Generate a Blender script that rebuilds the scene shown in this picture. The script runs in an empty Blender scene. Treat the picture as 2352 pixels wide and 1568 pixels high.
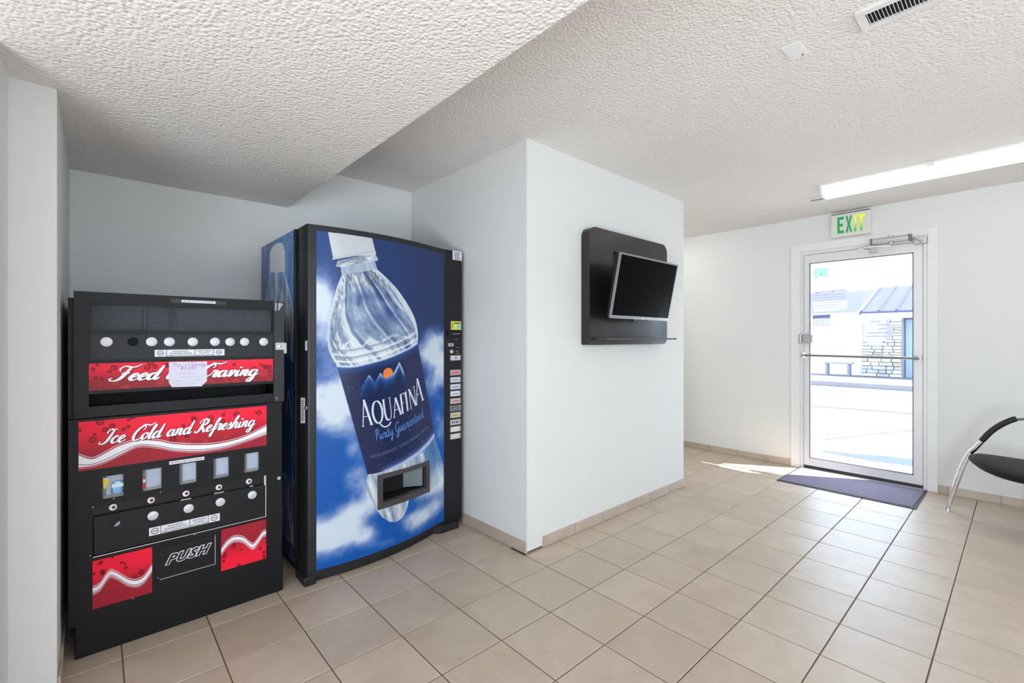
import bpy, bmesh, math, random
import numpy as np
from mathutils import Vector, Matrix

C = bpy.context.scene.collection
SC = bpy.context.scene
PI = math.pi

# ------------------------------------------------------------------ camera
cam_d = bpy.data.cameras.new('camera')
cam = bpy.data.objects.new('camera', cam_d)
C.objects.link(cam)
cam.location = (0, 0, 1.25)
cam.rotation_euler = (PI / 2, 0, 0.8376 - PI / 2)
cam_d.sensor_width = 36
cam_d.lens = 16.198
cam_d.shift_y = -0.0026
cam_d.clip_start = 0.02
SC.camera = cam

# ------------------------------------------------------------------ world, sun, area lights, exposure
W = bpy.data.worlds.new('world')
SC.world = W
W.use_nodes = True
bg = W.node_tree.nodes['Background']
bg.inputs[0].default_value = (0.62, 0.80, 1.0, 1)
bg.inputs[1].default_value = 7.2

sun_d = bpy.data.lights.new('sun', 'SUN')
sun_d.energy = 30.0
sun_d.angle = 0.009
sun_d.color = (1.0, 0.96, 0.88)
sun = bpy.data.objects.new('sun', sun_d)
C.objects.link(sun)
sun.location = (12, -10, 20)
_el = math.radians(56)
sd = Vector((-0.53 * math.cos(_el), 0.848 * math.cos(_el), -math.sin(_el)))
sun.rotation_euler = sd.to_track_quat('-Z', 'Y').to_euler()


def area(name, loc, direction, sx, sy, power, color):
    d = bpy.data.lights.new(name, 'AREA')
    d.shape = 'RECTANGLE'
    d.size = sx
    d.size_y = sy
    d.energy = power
    d.color = color
    o = bpy.data.objects.new(name, d)
    C.objects.link(o)
    o.location = loc
    o.rotation_euler = Vector(direction).to_track_quat('-Z', 'Y').to_euler()
    return o


# daylight through the big window in the rear wall, behind the camera
area('window_daylight', (1.35, -3.13, 1.45), (0, 1, 0), 2.4, 1.5, 7, (0.80, 0.90, 1.0))
# daylight through the low shopfront window on the left, beside the camera
area('side_daylight', (-2.2, -.85, .45), (1, -.3, 1.6), .7, 1.9, 185, (0.88, 0.93, 1.0))

SC.view_settings.view_transform = 'Standard'
SC.view_settings.look = 'None'
SC.view_settings.exposure = -0.13
SC.view_settings.gamma = 1.0
SC.view_settings.use_curve_mapping = False
SC.cycles.max_bounces = 8
SC.cycles.diffuse_bounces = 5
SC.cycles.glossy_bounces = 3
SC.cycles.transmission_bounces = 3
SC.cycles.caustics_reflective = False
SC.cycles.caustics_refractive = False

# ------------------------------------------------------------------ helpers


def lin(c):
    return tuple((v / 12.92 if v <= 0.04045 else ((v + 0.055) / 1.055) ** 2.4) for v in c)


def rgb(r, g, b):
    return lin((r / 255, g / 255, b / 255)) + (1,)


_cache = {}


def mat(name, color, rough=0.5, metal=0.0, spec=0.5, bump=None, noise=None, emit=None, coat=0.0):
    """bump=(scale,strength,distance) fine relief; noise=(scale,amount) value mottling"""
    if name in _cache:
        return _cache[name]
    m = bpy.data.materials.new(name)
    m.use_nodes = True
    nt = m.node_tree
    b = nt.nodes['Principled BSDF']
    b.inputs['Base Color'].default_value = color
    b.inputs['Roughness'].default_value = rough
    b.inputs['Metallic'].default_value = metal
    b.inputs['Specular IOR Level'].default_value = spec
    b.inputs['Coat Weight'].default_value = coat
    tc = nt.nodes.new('ShaderNodeTexCoord')
    if noise is None:
        noise = (6.0, 0.06)
    n = nt.nodes.new('ShaderNodeTexNoise')
    n.inputs['Scale'].default_value = noise[0]
    n.inputs['Detail'].default_value = 4
    nt.links.new(tc.outputs['Object'], n.inputs['Vector'])
    mr = nt.nodes.new('ShaderNodeMapRange')
    mr.inputs[3].default_value = 1 - noise[1]
    mr.inputs[4].default_value = 1 + noise[1]
    nt.links.new(n.outputs['Fac'], mr.inputs[0])
    mx = nt.nodes.new('ShaderNodeVectorMath')
    mx.operation = 'SCALE'
    mx.inputs[0].default_value = color[:3]
    nt.links.new(mr.outputs[0], mx.inputs['Scale'])
    nt.links.new(mx.outputs[0], b.inputs['Base Color'])
    if bump:
        n2 = nt.nodes.new('ShaderNodeTexNoise')
        n2.inputs['Scale'].default_value = bump[0]
        n2.inputs['Detail'].default_value = 3
        nt.links.new(tc.outputs['Object'], n2.inputs['Vector'])
        bp = nt.nodes.new('ShaderNodeBump')
        bp.inputs['Strength'].default_value = bump[1]
        bp.inputs['Distance'].default_value = bump[2]
        nt.links.new(n2.outputs['Fac'], bp.inputs['Height'])
        nt.links.new(bp.outputs[0], b.inputs['Normal'])
    if emit:
        b.inputs['Emission Color'].default_value = emit[0]
        b.inputs['Emission Strength'].default_value = emit[1]
    _cache[name] = m
    return m


def mat_vcol(name, rough=0.25, spec=0.5, coat=0.3):
    m = bpy.data.materials.new(name)
    m.use_nodes = True
    nt = m.node_tree
    b = nt.nodes['Principled BSDF']
    a = nt.nodes.new('ShaderNodeVertexColor')
    a.layer_name = 'print'
    nt.links.new(a.outputs[0], b.inputs['Base Color'])
    b.inputs['Roughness'].default_value = rough
    b.inputs['Specular IOR Level'].default_value = spec
    b.inputs['Coat Weight'].default_value = coat
    b.inputs['Coat Roughness'].default_value = 0.08
    return m


def mat_glass(name, tint=(1, 1, 1, 1), refl=0.12, rough=0.02):
    """thin pane: mostly see-through, mirror-like at grazing angles"""
    m = bpy.data.materials.new(name)
    m.use_nodes = True
    nt = m.node_tree
    nt.nodes.remove(nt.nodes['Principled BSDF'])
    out = nt.nodes['Material Output']
    t = nt.nodes.new('ShaderNodeBsdfTransparent')
    t.inputs[0].default_value = tint
    g = nt.nodes.new('ShaderNodeBsdfGlossy')
    g.inputs['Roughness'].default_value = rough
    f = nt.nodes.new('ShaderNodeLayerWeight')
    f.inputs[0].default_value = 0.5
    pw = nt.nodes.new('ShaderNodeMath')
    pw.operation = 'POWER'
    pw.inputs[1].default_value = 4.5
    nt.links.new(f.outputs['Facing'], pw.inputs[0])
    ml = nt.nodes.new('ShaderNodeMath')
    ml.operation = 'MULTIPLY_ADD'
    ml.inputs[1].default_value = min(0.7, refl * 6)
    ml.inputs[2].default_value = refl * 0.3
    nt.links.new(pw.outputs[0], ml.inputs[0])
    mx = nt.nodes.new('ShaderNodeMixShader')
    nt.links.new(ml.outputs[0], mx.inputs[0])
    nt.links.new(t.outputs[0], mx.inputs[1])
    nt.links.new(g.outputs[0], mx.inputs[2])
    nt.links.new(mx.outputs[0], out.inputs[0])
    return m


class MB:
    def __init__(s):
        s.v = []
        s.f = []

    def add(s, vs, fs):
        k = len(s.v)
        s.v += [tuple(p) for p in vs]
        s.f += [tuple(i + k for i in f) for f in fs]
        return s

    def box(s, x0, x1, y0, y1, z0, z1):
        vs = [(x, y, z) for z in (z0, z1) for y in (y0, y1) for x in (x0, x1)]
        return s.add(vs, [(0, 2, 3, 1), (4, 5, 7, 6), (0, 1, 5, 4), (2, 6, 7, 3), (0, 4, 6, 2), (1, 3, 7, 5)])

    def hexa(s, p):
        """8 points: bottom loop then top loop"""
        return s.add(p, [(3, 2, 1, 0), (4, 5, 6, 7), (0, 1, 5, 4), (1, 2, 6, 5), (2, 3, 7, 6), (3, 0, 4, 7)])

    def prism(s, poly, fn, a, b):
        n = len(poly)
        vs = [fn(u, v, a) for u, v in poly] + [fn(u, v, b) for u, v in poly]
        fs = [tuple(range(n))[::-1], tuple(range(n, 2 * n))]
        fs += [(i, (i + 1) % n, n + (i + 1) % n, n + i) for i in range(n)]
        return s.add(vs, fs)

    def tube(s, pts, rad, n=12, cap=True):
        pts = [Vector(p) for p in pts]
        if not hasattr(rad, '__len__'):
            rad = [rad] * len(pts)
        up = None
        k = len(s.v)
        for i, p in enumerate(pts):
            t = (pts[min(i + 1, len(pts) - 1)] - pts[max(i - 1, 0)]).normalized()
            if up is None:
                up = t.orthogonal().normalized()
            up = (up - t * up.dot(t)).normalized()
            w = t.cross(up)
            for j in range(n):
                a = 2 * PI * j / n
                s.v.append(tuple(p + (up * math.cos(a) + w * math.sin(a)) * rad[i]))
        for i in range(len(pts) - 1):
            for j in range(n):
                s.f.append((k + i * n + j, k + i * n + (j + 1) % n, k + (i + 1) * n + (j + 1) % n, k + (i + 1) * n + j))
        if cap:
            s.f.append(tuple(k + j for j in range(n))[::-1])
            e = k + (len(pts) - 1) * n
            s.f.append(tuple(e + j for j in range(n)))
        return s

    def disc(s, c, axis, r0, d, n=28, bev=0.15):
        """short cylinder from c along axis, with a softened front rim"""
        a = Vector(axis).normalized()
        c = Vector(c)
        return s.tube([c, c + a * d * (1 - bev), c + a * d], [r0, r0, r0 * 0.93], n)

    def build(s, name, m, parent=None, bevel=0.0, smooth=False, seg=2):
        me = bpy.data.meshes.new(name)
        o = bpy.data.objects.new(name, me)
        C.objects.link(o)
        org = Vector(parent.get('_o', (0, 0, 0))) if parent else Vector((0, 0, 0))
        vs = [tuple(Vector(p) - org) for p in s.v]
        me.from_pydata(vs, [], s.f)
        bm = bmesh.new()
        bm.from_mesh(me)
        bmesh.ops.recalc_face_normals(bm, faces=bm.faces)
        if bevel > 0:
            es = [e for e in bm.edges if len(e.link_faces) == 2 and e.calc_face_angle(0) > 0.5]
            bmesh.ops.bevel(bm, geom=es, offset=bevel, segments=seg, affect='EDGES', profile=0.5, clamp_overlap=True)
        bm.to_mesh(me)
        bm.free()
        if smooth:
            for p in me.polygons:
                p.use_smooth = True
            try:
                me.set_sharp_from_angle(angle=0.7)
            except Exception:
                pass
        me.materials.append(m)
        if parent:
            o.parent = parent
            o['_o'] = tuple(org)
        return o


def tag(o, label=None, cat=None, group=None, kind=None):
    if label:
        o['label'] = label
    if cat:
        o['category'] = cat
    if group:
        o['group'] = group
    if kind:
        o['kind'] = kind
    return o


def thing(name, label, cat, loc, group=None, kind=None):
    o = bpy.data.objects.new(name, None)
    C.objects.link(o)
    o.location = loc
    o['_o'] = tuple(loc)
    o.empty_display_size = 0.1
    return tag(o, label, cat, group, kind)


def box(name, m, x0, x1, y0, y1, z0, z1, parent=None, bevel=0.0, seg=2):
    return MB().box(x0, x1, y0, y1, z0, z1).build(name, m, parent, bevel, seg=seg)


# frames: (u, v, d) -> world; d is the distance out of the surface towards the viewer
def front_at(y):            # surfaces that face -Y
    return lambda u, v, d: (u, y - d, v)


def side_at(x):             # surfaces that face -X, u is the world Y
    return lambda u, v, d: (x - d, u, v)


def catmull(pts, k=6, closed=False):
    pts = [tuple(map(float, p)) for p in pts]
    n = len(pts)
    out = []
    rng = range(n if closed else n - 1)
    for i in rng:
        if closed:
            p = [pts[(i + j - 1) % n] for j in range(4)]
        else:
            p = [pts[max(i - 1, 0)], pts[i], pts[i + 1], pts[min(i + 2, n - 1)]]
        for j in range(k):
            t = j / k
            q = []
            for d in range(len(pts[0])):
                a, b, c, e = (r[d] for r in p)
                q.append(0.5 * (2 * b + (c - a) * t + (2 * a - 5 * b + 4 * c - e) * t * t + (3 * b - a - 3 * c + e) * t ** 3))
            out.append(tuple(q))
    if not closed:
        out.append(pts[-1])
    return out


def round_rect(x0, x1, y0, y1, r, n=6):
    rs = r if hasattr(r, '__len__') else [r] * 4      # bl, br, tr, tl
    out = []
    for (cx, cy, a0), q in zip(((x0, y0, PI), (x1, y0, 1.5 * PI), (x1, y1, 0), (x0, y1, PI / 2)), rs):
        sx = 1 if cx == x0 else -1
        sy = 1 if cy == y0 else -1
        if q <= 0:
            out.append((cx, cy))
            continue
        for i in range(n + 1):
            a = a0 + (PI / 2) * i / n
            out.append((cx + sx * q + q * math.cos(a), cy + sy * q + q * math.sin(a)))
    return out


def circle(cx, cy, r, n=24):
    return [(cx + r * math.cos(2 * PI * i / n), cy + r * math.sin(2 * PI * i / n)) for i in range(n)]


def fill_mesh(loops, depth):
    """2-D loops (holes allowed) filled and extruded to +-depth; returns verts, faces"""
    cu = bpy.data.curves.new('tmp', 'CURVE')
    cu.dimensions = '2D'
    cu.fill_mode = 'BOTH'
    cu.extrude = depth
    for lp in loops:
        sp = cu.splines.new('POLY')
        sp.points.add(len(lp) - 1)
        for p, q in zip(sp.points, lp):
            p.co = (q[0], q[1], 0, 1)
        sp.use_cyclic_u = True
    return _curve_out(cu)


def _curve_out(cu):
    o = bpy.data.objects.new('tmp', cu)
    C.objects.link(o)
    dg = bpy.context.evaluated_depsgraph_get()
    me = bpy.data.meshes.new_from_object(o.evaluated_get(dg))
    vs = [tuple(v.co) for v in me.vertices]
    fs = [tuple(p.vertices) for p in me.polygons]
    bpy.data.meshes.remove(me)
    bpy.data.objects.remove(o)
    bpy.data.curves.remove(cu)
    return vs, fs


def plate(name, m, loops, fn, d0, d1, parent=None, bevel=0.0):
    """a plate with holes lying on frame fn between depths d0 and d1"""
    h = (d1 - d0) / 2
    vs, fs = fill_mesh(loops, h)
    mb = MB().add([fn(x, y, d0 + h + z) for x, y, z in vs], fs)
    return mb.build(name, m, parent, bevel)


def text_geo(s, size=1.0, bold=0.0, shear=0.0, align='LEFT', spacing=1.0, extrude=0.0):
    cu = bpy.data.curves.new('tmp', 'FONT')
    cu.body = s
    cu.size = size
    cu.offset = bold
    cu.shear = shear
    cu.align_x = align
    cu.space_character = spacing
    cu.resolution_u = 3
    cu.extrude = extrude
    return _curve_out(cu)


def text_on(name, s, m, fn, u0, u1, v0, v1, d, parent, bold=0.0, shear=0.0, flip=False, th=0.0004):
    """text stretched into the rectangle u0..u1, v0..v1 of the frame (flip: u runs right to left)"""
    vs, fs = text_geo(s, 1.0, bold, shear, extrude=0.5)
    a = np.array(vs)
    lo = a.min(0)
    hi = a.max(0)
    out = []
    for x, y, z in a:
        tu = (x - lo[0]) / max(hi[0] - lo[0], 1e-6)
        tv = (y - lo[1]) / max(hi[1] - lo[1], 1e-6)
        out.append(fn(u0 + (u1 - u0) * tu, v0 + (v1 - v0) * tv, d + th * z))
    return MB().add(out, fs).build(name, m, parent)


# ---- brush script, written stroke by stroke (x-height 1, ascender 2)
GL = {
    'a': (1.05, [[(.72, .82), (.48, 1), (.16, .78), (.05, .35), (.25, 0), (.5, .15), (.7, .6), (.76, 1)], [(.76, 1), (.68, .35), (.78, .03), (.95, .08), (1.1, .35)]]),
    'c': (.78, [[(.62, .75), (.6, .95), (.4, 1), (.12, .7), (.06, .3), (.28, 0), (.55, .08), (.82, .35)]]),
    'd': (1.05, [[(.72, .82), (.48, 1), (.16, .78), (.05, .35), (.25, 0), (.5, .15), (.7, .6)], [(.92, 2.1), (.78, 1.1), (.68, .35), (.78, .03), (.95, .08), (1.1, .35)]]),
    'e': (.78, [[(.06, .38), (.4, .5), (.62, .78), (.46, 1), (.2, .8), (.06, .35), (.28, 0), (.55, .08), (.82, .35)]]),
    'f': (.6, [[(.05, .3), (.45, 1.2), (.72, 1.85), (.58, 2.05), (.42, 1.6), (.3, .6), (.2, -.4), (.06, -.9), (.0, -.5), (.3, 0), (.65, .35)]]),
    'g': (1.05, [[(.72, .82), (.48, 1), (.16, .78), (.05, .35), (.25, 0), (.5, .15), (.7, .6), (.76, 1)], [(.76, 1), (.66, .1), (.54, -.7), (.28, -.98), (.05, -.8), (.2, -.5), (.6, -.15), (1.1, .35)]]),
    'h': (.98, [[(.0, .3), (.3, 1.2), (.52, 1.9), (.42, 2.1), (.28, 1.6), (.12, .6), (.04, 0)], [(.06, .3), (.3, .88), (.5, 1), (.62, .8), (.55, .3), (.64, .03), (.82, .08), (1.03, .35)]]),
    'i': (.5, [[(.16, 1), (.07, .35), (.17, .02), (.33, .08), (.55, .35)], [(.27, 1.5), (.25, 1.3)]]),
    'l': (.5, [[(.0, .35), (.3, 1.2), (.48, 1.9), (.38, 2.1), (.24, 1.6), (.1, .5), (.16, .03), (.33, .08), (.55, .35)]]),
    'n': (1.0, [[(.02, .75), (.14, 1), (.16, .75), (.05, 0)], [(.08, .35), (.3, .88), (.5, 1), (.62, .8), (.55, .3), (.64, .03), (.82, .08), (1.05, .35)]]),
    'o': (.85, [[(.48, 1), (.15, .8), (.05, .35), (.25, 0), (.55, .2), (.66, .65), (.48, 1), (.6, .82), (.9, .8)]]),
    'p': (.95, [[(.15, 1), (.08, .2), (0, -.9)], [(.1, .6), (.3, .95), (.55, 1), (.7, .7), (.6, .25), (.35, 0), (.1, .2)]]),
    'r': (.8, [[(.0, .35), (.2, 1.08), (.3, .95), (.55, .95), (.46, .5), (.46, .1), (.62, .03), (.88, .35)]]),
    's': (.68, [[(.0, .35), (.34, 1.08), (.36, .8), (.52, .4), (.42, .05), (.2, 0), (.1, .18)], [(.42, .05), (.72, .35)]]),
    't': (.55, [[(.32, 1.7), (.13, .6), (.14, .1), (.32, .05), (.58, .35)], [(-.05, 1.08), (.5, 1.15)]]),
    'u': (1.02, [[(.16, 1), (.07, .35), (.2, .02), (.42, .2), (.62, .7), (.7, 1)], [(.7, 1), (.62, .3), (.72, .03), (.88, .08), (1.06, .35)]]),
    'v': (.85, [[(.02, .75), (.16, 1), (.22, .7), (.26, 0), (.5, .4), (.66, .9), (.58, 1), (.7, .82), (.92, .82)]]),
    'y': (1.02, [[(.16, 1), (.07, .35), (.2, .02), (.42, .2), (.62, .7), (.7, 1)], [(.7, 1), (.6, .1), (.48, -.7), (.24, -.98), (.02, -.8), (.2, -.5), (.6, -.15), (1.06, .35)]]),
    'F': (1.35, [[(.25, 1.35), (.1, 1.7), (.4, 2.1), (.95, 1.95), (1.4, 2.0), (1.75, 2.35)], [(1.0, 1.95), (.8, 1.1), (.55, .3), (.2, 0), (-.2, .05), (-.3, .3), (-.1, .42)], [(.45, 1.0), (.75, 1.12), (1.1, 1.05)]]),
    'I': (1.0, [[(.3, 1.45), (.15, 1.75), (.45, 2.1), (.8, 1.95), (1.15, 2.05)], [(.85, 2.0), (.68, 1.1), (.45, .3), (.1, 0), (-.25, .1), (-.2, .4)]]),
    'C': (1.15, [[(1.0, 1.45), (1.2, 1.75), (1.0, 2.1), (.5, 1.75), (.15, .9), (.25, .15), (.65, -.02), (1.0, .25), (1.2, .5)], [(.75, 2.0), (.85, 2.25), (1.3, 2.2), (1.7, 2.1), (2.2, 2.45)]]),
    'R': (1.3, [[(.62, 1.95), (.45, 1), (.3, .3), (.02, 0), (-.25, .12), (-.2, .35)], [(.1, 1.35), (.1, 1.75), (.6, 2.12), (1.1, 1.85), (.98, 1.3), (.5, 1.02), (.78, .55), (.98, .08), (1.18, .03), (1.38, .35)]]),
    'G': (1.2, [[(1.1, 1.5), (1.15, 1.9), (.85, 2.05), (.35, 1.6), (.1, .9), (.22, .25), (.5, .18), (.8, .5), (1.0, 1.0)], [(1.02, 1.05), (.9, .2), (.66, -.6), (.3, -.9), (.1, -.6), (.6, -.1), (1.25, .35)]]),
    'P': (1.05, [[(.5, 1.9), (.36, 1), (.15, 0)], [(.12, 1.4), (.3, 1.9), (.8, 2.02), (1.05, 1.6), (.8, 1.1), (.4, .95)]]),
    'D': (1.0, []),
    '+': (.9, [[(.2, .7), (.8, .7)], [(.5, 1.0), (.5, .4)]]),
    '$': (.8, [[(.65, 1.4), (.35, 1.55), (.15, 1.2), (.6, .7), (.45, .2), (.1, .3)], [(.4, 1.8), (.35, 0)]]),
    '1': (.5, [[(.1, 1.2), (.3, 1.5), (.25, 0)]]),
    '.': (.3, [[(.1, .1), (.15, .0)]]),
    '0': (.8, [[(.4, 1.4), (.1, .9), (.15, .15), (.45, 0), (.7, .6), (.6, 1.25), (.4, 1.4)]]),
}


def script_strokes(s, slant=.35, space=.75):
    x = 0.0
    out = []
    for ch in s:
        if ch == ' ':
            x += space
            continue
        adv, st = GL[ch]
        for p in st:
            out.append([(x + a + slant * b, b) for a, b in catmull(p, 7)])
        x += adv
    return out, x


def ribbons(strokes, thin, thick, mode='brush'):
    """strokes -> list of quads strips [(left),(right)], thick on the way down"""
    strips = []
    for p in strokes:
        n = len(p)
        q = []
        for i in range(n):
            a = p[max(i - 1, 0)]
            b = p[min(i + 1, n - 1)]
            dx, dy = b[0] - a[0], b[1] - a[1]
            L = math.hypot(dx, dy) or 1e-6
            dx, dy = dx / L, dy / L
            w = thin + (thick - thin) * (max(0, -dy) ** 1.2) if mode == 'brush' else thick
            if mode == 'brush':
                e = min(i, n - 1 - i) / (n - 1)
                w *= 0.55 + 0.45 * min(1, e * 5)
            q.append(((p[i][0] - dy * w / 2, p[i][1] + dx * w / 2), (p[i][0] + dy * w / 2, p[i][1] - dx * w / 2)))
        strips.append(q)
    return strips


def ribbon_mesh(name, strips, fn, d, m, parent, tr=lambda x, y: (x, y)):
    mb = MB()
    for k, q in enumerate(strips):
        vs = []
        for i, (l, r) in enumerate(q):
            dd = d + 0.00003 * k + 0.000005 * i     # later ink lies on earlier ink
            for a in (l, r):
                u, v = tr(*a)
                vs.append(fn(u, v, dd))
        mb.add(vs, [(2 * i, 2 * i + 1, 2 * i + 3, 2 * i + 2) for i in range(len(q) - 1)])
    return mb.build(name, m, parent)


# ---- painted prints (numpy colours on a fine grid of the printed sheet)
def _vn(x, y, seed):
    xi = np.floor(x).astype(int)
    yi = np.floor(y).astype(int)
    xf = x - xi
    yf = y - yi
    xf = xf * xf * (3 - 2 * xf)
    yf = yf * yf * (3 - 2 * yf)

    def h(a, b):
        n = (a * 374761393 + b * 668265263 + seed * 974634777) & 0xffffffff
        n = ((n ^ (n >> 13)) * 1274126177) & 0xffffffff
        return ((n ^ (n >> 16)) & 0xffff) / 65535.0
    return (h(xi, yi) * (1 - xf) + h(xi + 1, yi) * xf) * (1 - yf) + (h(xi, yi + 1) * (1 - xf) + h(xi + 1, yi + 1) * xf) * yf


def fbm(x, y, scale, seed=1, oct=5):
    v = np.zeros_like(x)
    a = 0.5
    t = 0
    s = scale
    for o in range(oct):
        v += a * _vn(x * s + 31.7 * o, y * s + 17.3 * o, seed + o)
        t += a
        a *= 0.5
        s *= 2.03
    return v / t


def inpoly(x, y, poly):
    r = np.zeros(x.shape, bool)
    n = len(poly)
    for i in range(n):
        x0, y0 = poly[i]
        x1, y1 = poly[(i + 1) % n]
        if y0 == y1:
            continue
        c = ((y0 <= y) & (y < y1)) | ((y1 <= y) & (y < y0))
        r ^= c & (x < (x1 - x0) * (y - y0) / (y1 - y0) + x0)
    return r


def segdist(x, y, line):
    d = np.full(x.shape, 9.0)
    for (x0, y0), (x1, y1) in zip(line[:-1], line[1:]):
        dx, dy = x1 - x0, y1 - y0
        L = dx * dx + dy * dy + 1e-12
        t = np.clip(((x - x0) * dx + (y - y0) * dy) / L, 0, 1)
        d = np.minimum(d, np.hypot(x - x0 - t * dx, y - y0 - t * dy))
    return d


def sstep(a, b, v):
    t = np.clip((v - a) / (b - a), 0, 1)
    return t * t * (3 - 2 * t)


def paint_sheet(name, u0, u1, v0, v1, nu, nv, colfn, fn, d, m, parent, hole=None):
    us = np.linspace(u0, u1, nu)
    vs = np.linspace(v0, v1, nv)
    U, V = np.meshgrid(us, vs)
    col = np.clip(colfn(U, V), 0, 1)
    col = np.where(col <= 0.04045, col / 12.92, ((col + 0.055) / 1.055) ** 2.4)
    org = Vector(parent.get('_o', (0, 0, 0))) if parent else Vector((0, 0, 0))
    pts = np.array([fn(a, b, d) for a, b in zip(U.ravel(), V.ravel())]) - np.array(org)
    idx = np.arange(nu * nv).reshape(nv, nu)
    q = np.stack([idx[:-1, :-1], idx[:-1, 1:], idx[1:, 1:], idx[1:, :-1]], -1)
    if hole:
        uc = (us[:-1] + us[1:]) / 2
        vc = (vs[:-1] + vs[1:]) / 2
        UC, VC = np.meshgrid(uc, vc)
        k = ~((UC > hole[0]) & (UC < hole[1]) & (VC > hole[2]) & (VC < hole[3]))
        q = q[k]
    q = q.reshape(-1, 4)
    me = bpy.data.meshes.new(name)
    me.vertices.add(len(pts))
    me.vertices.foreach_set('co', pts.ravel().astype(np.float32))
    me.loops.add(q.size)
    me.loops.foreach_set('vertex_index', q.ravel().astype(np.int32))
    me.polygons.add(len(q))
    me.polygons.foreach_set('loop_start', np.arange(0, q.size, 4, dtype=np.int32))
    me.update(calc_edges=True)
    ca = me.color_attributes.new('print', 'FLOAT_COLOR', 'POINT')
    rgba = np.ones((len(pts), 4), np.float32)
    rgba[:, :3] = col.reshape(-1, 3)
    ca.data.foreach_set('color', rgba.ravel())
    for p in me.polygons:
        p.use_smooth = True
    me.materials.append(m)
    o = bpy.data.objects.new(name, me)
    C.objects.link(o)
    if parent:
        o.parent = parent
        o['_o'] = tuple(org)
    return o


def mixc(a, b, k):
    return a * (1 - k[..., None]) + np.array(b) * k[..., None]


# ------------------------------------------------------------------ materials
WALL = mat('wall_paint', rgb(226, 226, 223), 0.75, bump=(260, 0.08, 0.002), noise=(1.5, 0.012))
TRIMW = mat('white_trim_paint', rgb(232, 232, 230), 0.45)


def popcorn(name, color, scale, strength, dist):
    m = bpy.data.materials.new(name)
    m.use_nodes = True
    nt = m.node_tree
    b = nt.nodes['Principled BSDF']
    b.inputs['Base Color'].default_value = color
    b.inputs['Roughness'].default_value = 0.95
    b.inputs['Specular IOR Level'].default_value = 0.2
    tc = nt.nodes.new('ShaderNodeTexCoord')
    n = nt.nodes.new('ShaderNodeTexVoronoi')
    n.feature = 'F1'
    n.inputs['Scale'].default_value = scale
    nt.links.new(tc.outputs['Object'], n.inputs['Vector'])
    n3 = nt.nodes.new('ShaderNodeTexNoise')
    n3.inputs['Scale'].default_value = scale * 0.8
    n3.inputs['Detail'].default_value = 1.0
    nt.links.new(tc.outputs['Object'], n3.inputs['Vector'])
    sb = nt.nodes.new('ShaderNodeMath')
    sb.operation = 'SUBTRACT'
    nt.links.new(n3.outputs['Fac'], sb.inputs[0])
    nt.links.new(n.outputs['Distance'], sb.inputs[1])
    bp = nt.nodes.new('ShaderNodeBump')
    bp.inputs['Strength'].default_value = strength
    bp.inputs['Distance'].default_value = dist
    nt.links.new(sb.outputs[0], bp.inputs['Height'])
    nt.links.new(bp.outputs[0], b.inputs['Normal'])
    return m


CEIL = popcorn('popcorn_ceiling', rgb(236, 233, 230), 84, 0.55, 0.007)
BLACK = mat('black_enamel', rgb(15, 15, 17), 0.45, spec=0.28, bump=(400, 0.1, 0.001))
BLACK2 = mat('black_plastic', rgb(14, 14, 16), 0.38, spec=0.35)
CHAR = mat('charcoal_metal', rgb(30, 30, 33), 0.4, spec=0.4, bump=(300, 0.08, 0.001))
DARK = mat('dark_interior', rgb(12, 12, 13), 0.7)
STEEL = mat('brushed_steel', rgb(200, 200, 203), 0.32, metal=1.0)
CHROME = mat('chrome', rgb(225, 225, 230), 0.12, metal=1.0)
ALU = mat('anodised_aluminium', rgb(228, 227, 226), 0.45, metal=0.2)
WHITE = mat('white_plastic', rgb(232, 232, 232), 0.4)
LABEL = mat('white_label', rgb(225, 226, 232), 0.5)
INK = mat('black_ink', rgb(40, 40, 48), 0.6)
SILVER = mat('silver_disc', rgb(205, 206, 210), 0.45, metal=0.35, noise=(300, 0.08))
SCRIPT = mat('white_script_print', rgb(240, 240, 243), 0.35)
GROUT = mat('grey_brown_grout', rgb(100, 87, 76), 0.9, bump=(200, 0.2, 0.002))
PRINT = mat_vcol('printed_sheet', 0.3, 0.35, 0.06)
PRINT_MATT = mat_vcol('printed_vinyl', 0.4, 0.25, 0.0)


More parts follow.
